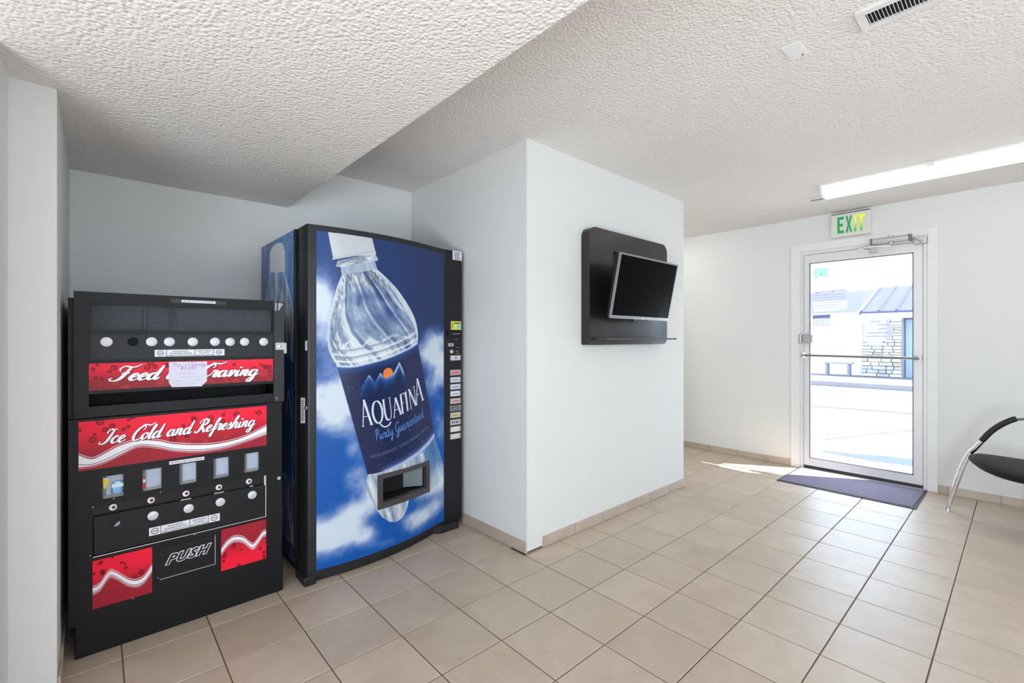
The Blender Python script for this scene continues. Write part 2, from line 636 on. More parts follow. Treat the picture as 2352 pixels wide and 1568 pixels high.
def tile_material(name, c1, c2, rough):
    m = bpy.data.materials.new(name)
    m.use_nodes = True
    nt = m.node_tree
    L = nt.links.new
    b = nt.nodes['Principled BSDF']
    tc = nt.nodes.new('ShaderNodeTexCoord')
    oi = nt.nodes.new('ShaderNodeObjectInfo')
    sh = nt.nodes.new('ShaderNodeVectorMath')
    sh.operation = 'SCALE'
    sh.inputs[0].default_value = (37.0, 53.0, 11.0)
    L(oi.outputs['Random'], sh.inputs['Scale'])
    ad = nt.nodes.new('ShaderNodeVectorMath')
    ad.operation = 'ADD'
    L(tc.outputs['Object'], ad.inputs[0])
    L(sh.outputs[0], ad.inputs[1])
    n = nt.nodes.new('ShaderNodeTexNoise')
    n.inputs['Scale'].default_value = 5.0
    n.inputs['Detail'].default_value = 5
    n.inputs['Roughness'].default_value = 0.6
    n.inputs['Distortion'].default_value = 0.8
    L(ad.outputs[0], n.inputs['Vector'])
    mp = nt.nodes.new('ShaderNodeMapping')
    mp.inputs['Scale'].default_value = (60, 3.0, 1)
    L(ad.outputs[0], mp.inputs['Vector'])
    n2 = nt.nodes.new('ShaderNodeTexNoise')
    n2.inputs['Scale'].default_value = 1.6
    n2.inputs['Detail'].default_value = 3
    L(mp.outputs[0], n2.inputs['Vector'])
    am = nt.nodes.new('ShaderNodeMath')
    am.operation = 'MULTIPLY_ADD'
    am.inputs[1].default_value = 0.16
    L(n2.outputs['Fac'], am.inputs[0])
    L(n.outputs['Fac'], am.inputs[2])
    r = nt.nodes.new('ShaderNodeValToRGB')
    r.color_ramp.elements[0].position = 0.25
    r.color_ramp.elements[0].color = c1
    r.color_ramp.elements[1].position = 0.9
    r.color_ramp.elements[1].color = c2
    L(am.outputs[0], r.inputs[0])
    mr = nt.nodes.new('ShaderNodeMapRange')
    mr.inputs[3].default_value = 0.94
    mr.inputs[4].default_value = 1.05
    L(oi.outputs['Random'], mr.inputs[0])
    sc = nt.nodes.new('ShaderNodeVectorMath')
    sc.operation = 'SCALE'
    L(r.outputs[0], sc.inputs[0])
    L(mr.outputs[0], sc.inputs['Scale'])
    L(sc.outputs[0], b.inputs['Base Color'])
    b.inputs['Roughness'].default_value = rough
    b.inputs['Specular IOR Level'].default_value = 1.0
    bp = nt.nodes.new('ShaderNodeBump')
    bp.inputs['Strength'].default_value = 0.12
    bp.inputs['Distance'].default_value = 0.002
    L(am.outputs[0], bp.inputs['Height'])
    L(bp.outputs[0], b.inputs['Normal'])
    return m


TILE = tile_material('beige_ceramic_tile', rgb(184, 163, 141), rgb(207, 190, 170), 0.41)
BTILE = tile_material('beige_base_tile', rgb(170, 152, 134), rgb(200, 186, 170), 0.4)

# ------------------------------------------------------------------ room shell
XL, XA, XP0, XP1, XD = -0.2185, -0.1037, 1.856, 3.70, 5.08
YA, YP, YB, YR, YH = 2.25, 1.932, 3.26, -3.2, 4.6
ZC, ZS = 2.415, 2.117
T = 0.2


def struct(o, label=None):
    return tag(o, label, None, None, 'structure')


XW, YN = -2.3, 1.99
WY0, WY1 = -1.95, .25
mb = MB()
mb.box(XW - T, XW, YR - T, WY0, 0, ZC + .1).box(XW - T, XW, WY1, YN, 0, ZC + .1).box(XW - T, XW, WY0, WY1, 0, .25).box(XW - T, XW, WY0, WY1, 1.98, ZC + .1)
struct(mb.build('wall_left', WALL))
win = struct(thing('window_2', None, None, (XW, -.85, .25)))
mb = MB()
for a in (WY0, -.87, WY1 - .05):
    mb.box(XW - .12, XW - .06, a, a + .05, .25, 1.98)
mb.box(XW - .12, XW - .06, WY0, WY1, .25, .3).box(XW - .12, XW - .06, WY0, WY1, 1.93, 1.98)
mb.build('window_frame', ALU, win)
GLASS = mat_glass('clear_glass')
box('window_pane', GLASS, XW - .095, XW - .09, WY0, WY1, .25, 1.98, win)
mb = MB()
mb.box(XW - T, XL, YN, YA, 0, ZC + .1).box(XL - T, XA, YA, YB + T, 0, ZC + .1)
struct(mb.build('wall_alcove', WALL))
struct(box('wall_back', WALL, XA, XP0, YB, YB + T, 0, ZC + .1))
struct(box('wall_partition', WALL, XP0, XP1, YP, YH, 0, ZC + .1))
struct(box('wall_hall', WALL, XP1, XD, YH, YH + T, 0, ZC + .1))
DY0, DY1, DZ = 0.525, 1.455, 2.092
mb = MB()
mb.box(XD, XD + T, YR - T, DY0, -.05, ZC + .1).box(XD, XD + T, DY1, YH + T, -.05, ZC + .1).box(XD, XD + T, DY0, DY1, DZ, ZC + .1)
struct(mb.build('wall_right', WALL))
WX0, WX1, WZ0, WZ1 = 0.1, 2.6, 0.68, 2.22
mb = MB()
mb.box(XW - T, WX0, YR - T, YR, 0, ZC + .1).box(WX1, XD, YR - T, YR, 0, ZC + .1).box(WX0, WX1, YR - T, YR, 0, WZ0).box(WX0, WX1, YR - T, YR, WZ1, ZC + .1)
struct(mb.build('wall_rear', WALL))
win = struct(thing('window_1', None, None, (1.35, YR, WZ0)))
mb = MB()
for a in (WX0, 1.33, WX1 - .05):
    mb.box(a, a + .05, YR - .12, YR - .06, WZ0, WZ1)
mb.box(WX0, WX1, YR - .12, YR - .06, WZ0, WZ0 + .05).box(WX0, WX1, YR - .12, YR - .06, WZ1 - .05, WZ1)
mb.build('window_frame', ALU, win)
box('window_pane', GLASS, WX0, WX1, YR - .095, YR - .09, WZ0, WZ1, win)
struct(box('roof', TRIMW, XW - T, XD + T, YR - T, YH + T, ZC + .1, ZC + .2))

struct(box('ceiling', CEIL, XW - T, XD + T, YR - T, YH + T, ZC, ZC + .1))
struct(box('ceiling_soffit', CEIL, XW, 0.936, YR, YB, ZS, ZC))

# ---- floor: screed plus every tile as a part
fl = thing('floor', None, None, (0, 0, 0))
struct(fl)
box('grout', GROUT, XW - T, XD + T, YR - T, YH + T, -.06, -.0025, fl)
GX, GY, TX, TY = 0.6611, 1.1473, 0.29348, 0.30301
tm = {}


def tile_mesh(w, h):
    k = (round(w, 4), round(h, 4))
    if k in tm:
        return tm[k]
    e = 0.0022
    b = 0.0016
    x0, x1, y0, y1 = -w / 2 + e, w / 2 - e, -h / 2 + e, h / 2 - e
    vs = [(x0, y0, -.006), (x1, y0, -.006), (x1, y1, -.006), (x0, y1, -.006),
          (x0, y0, -b), (x1, y0, -b), (x1, y1, -b), (x0, y1, -b),
          (x0 + b, y0 + b, 0), (x1 - b, y0 + b, 0), (x1 - b, y1 - b, 0), (x0 + b, y1 - b, 0)]
    fs = [(0, 1, 5, 4), (1, 2, 6, 5), (2, 3, 7, 6), (3, 0, 4, 7), (4, 5, 9, 8), (5, 6, 10, 9), (6, 7, 11, 10), (7, 4, 8, 11), (8, 9, 10, 11)]
    me = bpy.data.meshes.new('floor_tile')
    me.from_pydata(vs, [], fs)
    me.materials.append(TILE)
    tm[k] = me
    return me


def in_solid(x, y):
    return (XP0 + .01 < x < XP1 - .01 and y > YP + .01) or (x < XA - .01 and y > YA + .01) or x < XL or x > XD or y > YH or y < YR


tiles = []
for i in range(-11, 17):
    for j in range(-16, 13):
        x0, x1 = GX + i * TX, GX + (i + 1) * TX
        y0, y1 = GY + j * TY, GY + (j + 1) * TY
        x0, x1 = max(x0, XW), min(x1, XD + .02)
        y0, y1 = max(y0, YR), min(y1, YH)
        if x1 - x0 < .02 or y1 - y0 < .02:
            continue
        # cut at the partition and the alcove pier
        if x1 > XP0 and x0 < XP1 and y1 > YP:
            if y0 >= YP - .02:
                if x0 < XP0 - .02:
                    x1 = XP0
                elif x1 > XP1 + .02:
                    x0 = XP1
                else:
                    continue
            elif x0 >= XP0 - .03 and x1 <= XP1 + .03:
                y1 = YP
        if y1 > YN and x0 < XL:
            if y0 > YN - .02:
                x0 = XL
            elif x1 < XL + .02:
                y1 = YN
        if x0 < XA and y0 > YA - .05:
            x0 = XA
        if x1 - x0 < .02:
            continue
        tiles.append((math.hypot((x0 + x1) / 2 - .4, (y0 + y1) / 2 - .4), x0, x1, y0, y1))


def seen(t):
    _, x0, x1, y0, y1 = t
    for x in (x0, x1):
        for y in (y0, y1):
            d = x * .6692 + y * .7431
            if d > 0.9 and abs((x * .7431 - y * .6692) / d) < 1.25:
                return True
    return False


near = [t for t in tiles if seen(t)]
rest = [t for t in tiles if not seen(t)]
near.sort()
rest += near[300:]
for _, x0, x1, y0, y1 in near[:300]:
    o = bpy.data.objects.new('floor_tile', tile_mesh(x1 - x0, y1 - y0))
    C.objects.link(o)
    o.parent = fl
    o.location = ((x0 + x1) / 2, (y0 + y1) / 2, 0)
mb = MB()
for _, x0, x1, y0, y1 in rest:
    mb.box(x0 + .002, x1 - .002, y0 + .002, y1 - .002, -.006, 0)
o = mb.build('floor_tile_field', TILE, fl)
o['kind'] = 'stuff'

# ---- tile skirting, each piece a part
BH = .066


def skirting(name, axis, c, cuts, out, height=BH):
    """axis 'x': runs along x at y=c and sticks out by `out`"""
    p = struct(thing(name, None, None, (0, 0, 0)))
    for a, b in zip(cuts[:-1], cuts[1:]):
        a, b = min(a, b) + .0015, max(a, b) - .0015
        if axis == 'x':
            box('base_tile', BTILE, a, b, min(c, c + out), max(c, c + out), 0.001, height, p, .0015, 1)
        else:
            box('base_tile', BTILE, min(c, c + out), max(c, c + out), a, b, 0.001, height, p, .0015, 1)
    return p


skirting('baseboard_partition', 'x', YP, [1.9825, 2.28, 2.574, 2.862, 3.151, 3.443, XP1 + .009], -.009)
box('corner_patch', mat('raw_brown_patch', rgb(120, 95, 85), .8), XP0 + .002, 1.98, YP - .004, YP + .002, 0.001, .012, struct(thing('trim_1', None, None, (XP0, YP, 0))))
skirting('baseboard_side', 'y', XP0, [YP - .001, 2.241, 2.545, 2.85, 3.15, YB], -.009)
skirting('baseboard_right', 'y', XD, [-2.6, -2.3, -2.0, -1.69, -1.39, -1.08, -.78, -.485, -.185, .112, .407, .464], -.009)
skirting('baseboard_hall', 'y', XD, [1.53, 1.735, 2.043, 2.35, 2.655, 2.96, 3.26, 3.56, 3.86, 4.16, 4.6], -.009)
skirting('baseboard_alcove', 'y', XA, [2.26, 2.56, 2.86, 3.16, YB], .009)

# ------------------------------------------------------------------ door in the right wall
d1 = struct(thing('door_1', None, None, (XD, .99, 0)))
fs_ = side_at(XD)
mb = MB()
mb.box(XD - .018, XD, DY1 - .004, DY1 + .075, 0, DZ + .072).box(XD - .018, XD, DY0 - .06, DY0 + .004, 0, DZ + .072).box(XD - .018, XD, DY0 + .004, DY1 - .004, DZ - .004, DZ + .072)
cas = mb.build('casing', TRIMW, d1, .004)
mb = MB()
mb.box(XD - .006, XD + .14, DY1 - .03, DY1, 0, DZ).box(XD - .006, XD + .14, DY0, DY0 + .03, 0, DZ).box(XD - .006, XD + .14, DY0 + .03, DY1 - .03, DZ - .035, DZ)
mb.build('door_frame', ALU, d1, .003)
LY0, LY1, LZ0, LZ1 = DY0 + .033, DY1 - .033, .036, DZ - .039
GY0, GY1, GZ0, GZ1 = .617, 1.377, .106, 1.975
leaf = plate('door_leaf', ALU, [[(LY0, LZ0), (LY1, LZ0), (LY1, LZ1), (LY0, LZ1)], [(GY0, GZ0), (GY0, GZ1), (GY1, GZ1), (GY1, GZ0)]], side_at(XD + .012), -.035, .01, d1, .003)
box('glass_pane', GLASS, XD + .028, XD + .034, GY0 - .005, GY1 + .005, GZ0 - .005, GZ1 + .005, leaf)
GASK = mat('grey_gasket', rgb(120, 120, 132), .6)
mb = MB()
for a, b, c, d in ((GY0, GY0 + .008, GZ0, GZ1), (GY1 - .008, GY1, GZ0, GZ1), (GY0, GY1, GZ0, GZ0 + .008), (GY0, GY1, GZ1 - .008, GZ1)):
    mb.box(XD + .006, XD + .026, a, b, c, d)
mb.build('glazing_bead', GASK, leaf)
box('door_sweep', mat('dark_sweep', rgb(60, 55, 55), .7), XD + .004, XD + .045, LY0, LY1, .008, .036, leaf)
box('threshold', ALU, XD - .03, XD + .12, DY0 + .03, DY1 - .03, 0, .008, d1, .002)
pb = MB().tube([(XD - .05, LY0 + .012, 1.088), (XD - .05, LY1 + .006, 1.093)], .0115, 14).build('push_bar', mat('steel_push_bar', rgb(150, 150, 156), .28, metal=1.0), leaf, 0, True)
mb = MB()
mb.box(XD - .06, XD + .004, LY0 + .004, LY0 + .022, 1.062, 1.115).box(XD - .06, XD + .004, LY1 - .016, LY1 + .002, 1.066, 1.119)
mb.build('push_bar_bracket', ALU, leaf, .003)
lk = box('deadbolt', STEEL, XD - .032, XD + .002, 1.338, 1.428, 1.213, 1.29, leaf, .006)
box('strike_keeper', STEEL, XD - .03, XD - .004, 1.434, 1.46, 1.205, 1.298, d1, .006)
clo = MB().prism(round_rect(2.072, 2.118, XD - .062, XD - .008, .012), lambda u, v, d: (v, d, u), .64, .885).build('door_closer', STEEL, d1, 0, True)
mb = MB()
mb.box(XD - .066, XD - .006, .622, .642, 2.068, 2.122).box(XD - .066, XD - .006, .883, .895, 2.068, 2.122)
mb.build('closer_cap', mat('grey_cap', rgb(120, 120, 124), .4, metal=.8), d1, .003)
MB().tube([(XD - .04, .757, 2.055), (XD - .04, .757, 2.132)], .017, 16).build('closer_pinion', STEEL, d1, 0, True)
mb = MB()
mb.tube([(XD - .05, .757, 2.05), (XD - .13, .9, 2.046), (XD - .1, .975, 2.042)], .007, 8).tube([(XD - .1, .975, 2.042), (XD - .02, .90, 2.03)], .006, 8)
mb.build('closer_arm', CHROME, d1, 0, True)
box('arm_shoe', STEEL, XD - .02, XD + .004, .855, .915, 2.005, 2.038, d1, .004)
mb = MB()
mb.box(XD - .03, XD - .005, .53, .61, 2.035, 2.10)
mb.build('closer_bracket', STEEL, d1, .004)
MB().tube([(XD - .045, .60, 2.085), (XD - .05, .55, 2.045)], .009, 8).build('closer_link', CHROME, d1, 0, True)

# papers on the glass, seen from behind, light shining through
def paper_mat(name, c, trans=.5):
    m = bpy.data.materials.new(name)
    m.use_nodes = True
    nt = m.node_tree
    b = nt.nodes['Principled BSDF']
    b.inputs['Base Color'].default_value = c
    b.inputs['Roughness'].default_value = .8
    t = nt.nodes.new('ShaderNodeBsdfTranslucent')
    t.inputs[0].default_value = c
    n = nt.nodes.new('ShaderNodeTexNoise')
    n.inputs['Scale'].default_value = 90
    bp = nt.nodes.new('ShaderNodeBump')
    bp.inputs['Strength'].default_value = .1
    nt.links.new(n.outputs[0], bp.inputs['Height'])
    nt.links.new(bp.outputs[0], b.inputs['Normal'])
    mx = nt.nodes.new('ShaderNodeMixShader')
    mx.inputs[0].default_value = trans
    nt.links.new(b.outputs[0], mx.inputs[1])
    nt.links.new(t.outputs[0], mx.inputs[2])
    nt.links.new(mx.outputs[0], nt.nodes['Material Output'].inputs[0])
    return m


PAPER = paper_mat('thin_paper', rgb(213, 213, 224), .5)
GREENP = paper_mat('green_vinyl', rgb(198, 235, 213), .6)
PALEINK = mat('faded_ink', rgb(150, 152, 186), .8)
BLUEINK = mat('blue_ink', rgb(146, 146, 196), .8)
gl = side_at(XD + .027)
p = thing('window_sticker', 'small green sticker high in the top left corner of the door glass', 'sticker', (XD + .027, 1.285, 1.825))
plate('sheet', GREENP, [[(1.344, 1.828), (1.344, 1.922), (1.225, 1.918), (1.229, 1.826), (1.25, 1.835), (1.262, 1.826), (1.287, 1.85), (1.31, 1.828)]], gl, 0, .0006, p)
mb = MB()
mb.prism([(1.335, 1.905), (1.335, 1.909), (1.235, 1.905), (1.235, 1.901)], gl, .0008, .001).prism(circle(1.287, 1.863, .012, 12), gl, .0008, .001)
mb.build('print', mat('pale_green_print', rgb(190, 235, 205), .8), p)
p = thing('taped_notice', 'large pale lined paper taped near the top left of the door glass', 'paper', (XD + .027, 1.22, 1.505))
plate('sheet', PAPER, [[(1.352, 1.504), (1.352, 1.694), (1.335, 1.702), (1.083, 1.712), (1.083, 1.531), (1.166, 1.513)]], gl, 0, .0006, p)
mb = MB()
for k in range(6):
    z = 1.66 - k * .024
    mb.prism([(1.335, z), (1.335, z + .0022), (1.10, z + .008), (1.10, z + .0058)], gl, .0008, .001)
mb.prism([(1.325, 1.684), (1.325, 1.69), (1.305, 1.69), (1.305, 1.684)], gl, .0008, .001).prism([(1.205, 1.69), (1.205, 1.696), (1.18, 1.696), (1.18, 1.69)], gl, .0008, .001)
mb.build('print', PALEINK, p)
p = thing('hours_card', 'small card with a blue header band and ruled table on the door glass', 'card', (XD + .027, 1.283, 1.37))
plate('sheet', PAPER, [[(1.3557, 1.3686), (1.3557, 1.4769), (1.2105, 1.480), (1.2105, 1.370)]], gl, 0, .0006, p)
mb = MB().prism([(1.3545, 1.445), (1.3545, 1.475), (1.212, 1.478), (1.212, 1.447)], gl, .0008, .001)
mb.build('header_band', BLUEINK, p)
mb = MB()
for y in (1.34, 1.325, 1.31, 1.29, 1.27, 1.25, 1.23):
    mb.prism([(y, 1.375), (y, 1.442), (y - .002, 1.442), (y - .002, 1.375)], gl, .0008, .001)
for z in (1.374, 1.442):
    mb.prism([(1.353, z), (1.353, z + .002), (1.213, z + .002), (1.213, z)], gl, .0008, .001)
mb.build('table_lines', PALEINK, p)
p = thing('cut_notice', 'white notice with cut corners taped in the middle of the door glass', 'paper', (XD + .027, .86, 1.19))
plate('sheet', PAPER, [[(.961, 1.247), (.961, 1.441), (.905, 1.449), (.82, 1.452), (.757, 1.369), (.751, 1.279), (.828, 1.222), (.85, 1.187), (.92, 1.189)]], gl, 0, .0006, p)
mb = MB()
for z, a, b in ((1.40, .91, .84), (1.37, .86, .78), (1.335, .85, .80), (1.30, .925, .78), (1.27, .94, .80)):
    mb.prism([(a, z), (a, z + .004), (b, z + .006), (b, z + .002)], gl, .0008, .001)
mb.build('print', PALEINK, p)

# ------------------------------------------------------------------ outdoors beyond the door
ASPH = mat('sunlit_concrete', rgb(196, 194, 190), .9, bump=(40, .3, .01), noise=(1.2, .06))
g = struct(box('ground', ASPH, XD + T, 60, -30, 40, -.25, -.05))
WALKM = mat('walkway_concrete', rgb(120, 120, 124), .9, spec=.1, bump=(120, .3, .006), noise=(3, .05))
struct(box('walkway', WALKM, XD + T, 6.62, -6, 12, -.08, -.012))
mb = MB()
crk = catmull([(6.95, 1.95), (6.95, 1.72), (7.45, 1.5), (7.8, 1.4), (8.05, 1.25), (8.5, 1.06), (8.7, .6)], 5)
for (a, b), (c, d) in zip(crk[:-1], crk[1:]):
    mb.add([(a, b, -.046), (a + .10, b, -.046), (c + .10, d, -.046), (c, d, -.046)], [(0, 1, 2, 3)])
crk = catmull([(10.1, 3.2), (10.15, 2.7), (10.3, 2.0), (10.4, 1.3), (10.5, .5)], 5)
for (a, b), (c, d) in zip(crk[:-1], crk[1:]):
    mb.add([(a, b, -.046), (a + .22, b, -.046), (c + .22, d, -.046), (c, d, -.046)], [(0, 1, 2, 3)])
struct(mb.build('trim_2', mat('grey_crack', rgb(72, 71, 72), .95, spec=.05)))
mb = MB().prism(catmull([(6.05, 1.55), (6.2, 1.2), (6.32, .95), (6.35, .6), (6.3, .2), (6.05, .3), (6.0, .75), (5.95, 1.1)], 4, True), lambda u, v, d: (u, v, d), -.0118, -.0108)
struct(mb.build('trim_3', mat('damp_patch', rgb(66, 74, 86), .95, spec=.05)))
struct(box('trim_4', mat('grey_gutter', rgb(88, 88, 90), .95, spec=.05), 6.62, 6.98, -6, 12, -.06, -.044))
SWX, SWZ = 14.9, .09
struct(box('sidewalk', mat('pavement_concrete', rgb(92, 91, 98), .9, bump=(60, .2, .005)), SWX, 18.6, -20, 40, -.1, SWZ, None, .02))

bl = thing('roadside_building', 'low white building with a blue metal roof and a stone pillar across the street', 'building', (18, 3, SWZ))
SID = mat('white_siding', rgb(232, 230, 232), .8)
BLUER = mat('blue_metal_roof', rgb(69, 72, 99), .8, spec=.1)
mb = MB()
mb.box(18.0, 18.3, 3.36, 12, SWZ, 2.07)
for k in range(26):
    mb.box(17.985, 18.0, 3.5 + k * .33, 3.52 + k * .33, SWZ + .3, 2.05)
mb.build('wall', SID, bl)
box('wainscot', SID, 17.95, 18.0, 3.36, 12, SWZ, .42, bl)
box('blue_door', mat('blue_door_paint', rgb(140, 160, 220), .5), 18.12, 18.2, 1.6, 2.38, SWZ, 1.83, bl)
box('recess_wall', mat('stone_grey_wall', rgb(150, 150, 155), .9), 18.2, 18.4, -6, 3.4, SWZ, 2.1, bl)
box('fascia', TRIMW, 17.7, 18.0, -6, 3.4, 1.876, 2.09, bl)
box('fascia', TRIMW, 17.72, 18.0, 3.45, 12, 1.99, 2.075, bl)
mb = MB()
mb.add([(17.65, 3.42, 2.09), (17.65, -6, 2.09), (20.5, -6, 3.05), (20.5, 3.42, 3.05), (17.65, 3.42, 2.03), (17.65, -6, 2.03), (20.5, -6, 2.95), (20.5, 3.42, 2.95)],
       [(0, 1, 2, 3), (7, 6, 5, 4), (0, 4, 5, 1), (1, 5, 6, 2), (2, 6, 7, 3), (3, 7, 4, 0)])
rf = mb.build('front_roof', BLUER, bl)
for k in range(22):
    y = 3.38 - k * .42
    mb = MB().add([(17.65, y, 2.09), (17.65, y - .04, 2.09), (20.5, y - .04, 3.05), (20.5, y, 3.05), (17.65, y, 2.13), (17.65, y - .04, 2.13), (20.5, y - .04, 3.09), (20.5, y, 3.09)],
                  [(4, 5, 6, 7), (0, 4, 7, 3), (1, 2, 6, 5), (0, 1, 5, 4), (3, 7, 6, 2)])
    mb.build('roof_seam', BLUER, rf)
mb = MB().add([(17.66, 3.43, 2.07), (20.5, 3.43, 3.02), (20.5, 3.43, 2.07), (17.66, 3.5, 2.07), (20.5, 3.5, 3.02), (20.5, 3.5, 2.07)], [(0, 1, 2), (3, 5, 4), (0, 3, 4, 1), (1, 4, 5, 2), (0, 2, 5, 3)])
mb.build('gable_end', mat('pink_gable', rgb(112, 84, 88), .8), bl)
mb = MB()
mb.add([(17.8, 12, 2.08), (17.8, 3.4, 2.08), (21.2, 3.4, 3.05), (21.2, 12, 3.05), (17.8, 12, 2.02), (17.8, 3.4, 2.02), (21.2, 3.4, 2.95), (21.2, 12, 2.95)],
       [(0, 1, 2, 3), (7, 6, 5, 4), (0, 4, 5, 1), (1, 5, 6, 2), (2, 6, 7, 3), (3, 7, 4, 0)])
mb.build('rear_roof', BLUER, bl)
pil = box('stone_pillar', mat('pillar_mortar', rgb(140, 136, 132), .95), 17.62, 18.05, 2.40, 3.36, SWZ, 1.88, bl)
SM = [mat('stone_%s' % n, c, .9, bump=(30, .4, .02), noise=(8, .15)) for n, c in (('cream', rgb(176, 168, 158)), ('grey', rgb(150, 148, 148)), ('buff', rgb(152, 140, 128)), ('slate', rgb(138, 137, 142)))]
rnd = random.Random(5)
z = SWZ + .01
while z < 1.84:
    h = min(rnd.uniform(.07, .12), 1.87 - z)
    y = 2.40
    while y < 3.34:
        w = min(rnd.uniform(.14, .34), 3.36 - y)
        if 3.36 - y - w < .08:
            w = 3.36 - y
        box('stone', SM[rnd.randrange(4)], 17.56 + rnd.uniform(-.03, .03), 17.64, y + .008, y + w - .008, z + .006, z + h - .006, pil, .012, 1)
        y += w
    z += h
bn = thing('street_bench', 'small bench standing on the pavement against the white wall outdoors', 'bench', (17.5, 4.0, SWZ))
BNM = mat('grey_bench_paint', rgb(112, 114, 142), .6)
box('seat', BNM, 17.35, 17.65, 3.55, 4.3, .46, .50, bn)
for y in (3.62, 4.2):
    box('leg', BNM, 17.38, 17.62, y, y + .06, SWZ, .46, bn)
box('trash_bin', BNM, 17.5, 17.75, 5.3, 5.6, SWZ, .7, None, .02)
tag(bpy.data.objects['trash_bin'], 'grey bin on the far pavement at the left edge of the door glass', 'bin')

# ------------------------------------------------------------------ ceiling things
t = thing('ceiling_light', 'long white fluorescent batten light glowing on the ceiling before the exit door', 'light', (4.16, -.19, ZC))
prof = [(4.06, ZC), (4.06, ZC - .012), (4.27, ZC - .012), (4.27, ZC)]
MB().prism(prof, lambda u, v, d: (u, d, v), -1.41, 1.035).build('housing', WHITE, t)
LAMP = mat('glowing_diffuser', rgb(250, 250, 245), .4, emit=((1, .97, .93, 1), 1.3))
prof = [(4.068, ZC - .012), (4.085, ZC - .07), (4.10, ZC - .078), (4.23, ZC - .078), (4.245, ZC - .07), (4.262, ZC - .012)]
for a, b in ((-.18, 1.02), (-1.40, -.19)):
    MB().prism(prof, lambda u, v, d: (u, d, v), a, b).build('diffuser', LAMP, t)
prof2 = [(4.062, ZC - .004), (4.08, ZC - .074), (4.098, ZC - .083), (4.232, ZC - .083), (4.25, ZC - .074), (4.268, ZC - .004)]
for a, b in ((1.02, 1.034), (-1.414, -1.40)):
    MB().prism(prof2, lambda u, v, d: (u, d, v), a, b).build('end_cap', WHITE, t)
box('latch', WHITE, 4.052, 4.07, .385, .43, ZC - .03, ZC - .006, t, .003)


def added_light(x0, y0, y1, label):  # unseen corridor lights, added to brighten the door wall
    t = thing('ceiling_light', label, 'light', (x0 + .1, (y0 + y1) / 2, ZC))
    q = [(x0, ZC), (x0, ZC - .012), (x0 + .21, ZC - .012), (x0 + .21, ZC)]
    MB().prism(q, lambda u, v, d: (u, d, v), y0, y1).build('housing', WHITE, t)
    q = [(x0 + .008, ZC - .012), (x0 + .03, ZC - .078), (x0 + .18, ZC - .078), (x0 + .202, ZC - .012)]
    MB().prism(q, lambda u, v, d: (u, d, v), y0 + .012, y1 - .012).build('diffuser', LAMP, t)


LAMP = mat('added_corridor_diffuser', rgb(250, 250, 245), .4, emit=((1, .98, .96, 1), 5.0))
added_light(3.95, 2.6, 4.3, 'added, unseen fill light on the corridor ceiling nearer the partition')
added_light(4.5, 2.6, 4.3, 'added, unseen fill light on the corridor ceiling nearer the door wall')

GRAYM = mat('vent_white_enamel', rgb(222, 221, 220), .45)


def vent(x0, x1, y0, y1, label, n):
    t = thing('ceiling_vent', label, 'vent', ((x0 + x1) / 2, (y0 + y1) / 2, ZC))
    b = .026
    vs, fs = fill_mesh([[(x0, y0), (x1, y0), (x1, y1), (x0, y1)], [(x0 + b, y0 + b), (x0 + b, y1 - b), (x1 - b, y1 - b), (x1 - b, y0 + b)]], .006)
    MB().add([(x, y, ZC - .006 + z) for x, y, z in vs], fs).build('frame', GRAYM, t, .004)
    box('duct', DARK, x0 + b - .002, x1 - b + .002, y0 + b - .002, y1 - b + .002, ZC - .0022, ZC - .0008, t)
    L = y1 - y0 - 2 * b
    for k in range(n):
        y = y0 + b + L * (k + .5) / n
        MB().add([(x0 + b, y - .001, ZC - .011), (x1 - b, y - .001, ZC - .011), (x1 - b, y + .0015, ZC - .003), (x0 + b, y + .0015, ZC - .003),
                  (x0 + b, y + .001, ZC - .011), (x1 - b, y + .001, ZC - .011), (x1 - b, y + .0035, ZC - .003), (x0 + b, y + .0035, ZC - .003)],
                 [(0, 1, 2, 3), (7, 6, 5, 4), (0, 4, 5, 1), (3, 2, 6, 7), (0, 3, 7, 4), (1, 5, 6, 2)]).build('louver', GRAYM, t)


vent(2.008, 2.146, .125, .405, 'white louvered vent with dark slots at the top edge of the ceiling', 22)
vent(4.395, 4.50, .86, 1.22, 'thin flat vent in the ceiling behind the end of the fluorescent light', 24)
t = thing('blank_cover_plate', 'small square white cover plate on the open ceiling near the louvered vent', 'plate', (2.094, .62, ZC))
box('plate', WHITE, 2.035, 2.153, .585, .652, ZC - .005, ZC, t, .004)
for y in (.60, ):
    MB().disc((2.14, y + .003, ZC - .0048), (0, 0, -1), .004, .002, 10).build('screw', CHAR, t)

# exit sign
t = thing('exit_sign', 'white exit sign with glowing green letters above the glass door', 'sign', (XD, 1.04, 2.177))
box('housing', mat('sign_cream_plastic', rgb(228, 226, 220), .4), XD - .05, XD, .895, 1.19, 2.178, 2.385, t, .006)
fe = side_at(XD - .05)
box('face', mat('sign_face', rgb(222, 222, 214), .35), XD - .052, XD - .05, .908, 1.178, 2.19, 2.373, t)
box('top_cap', CHAR, XD - .045, XD - .002, .90, 1.185, 2.384, 2.39, t)
EG = mat('sign_green', rgb(20, 140, 70), .4, emit=(rgb(20, 150, 70), .45))


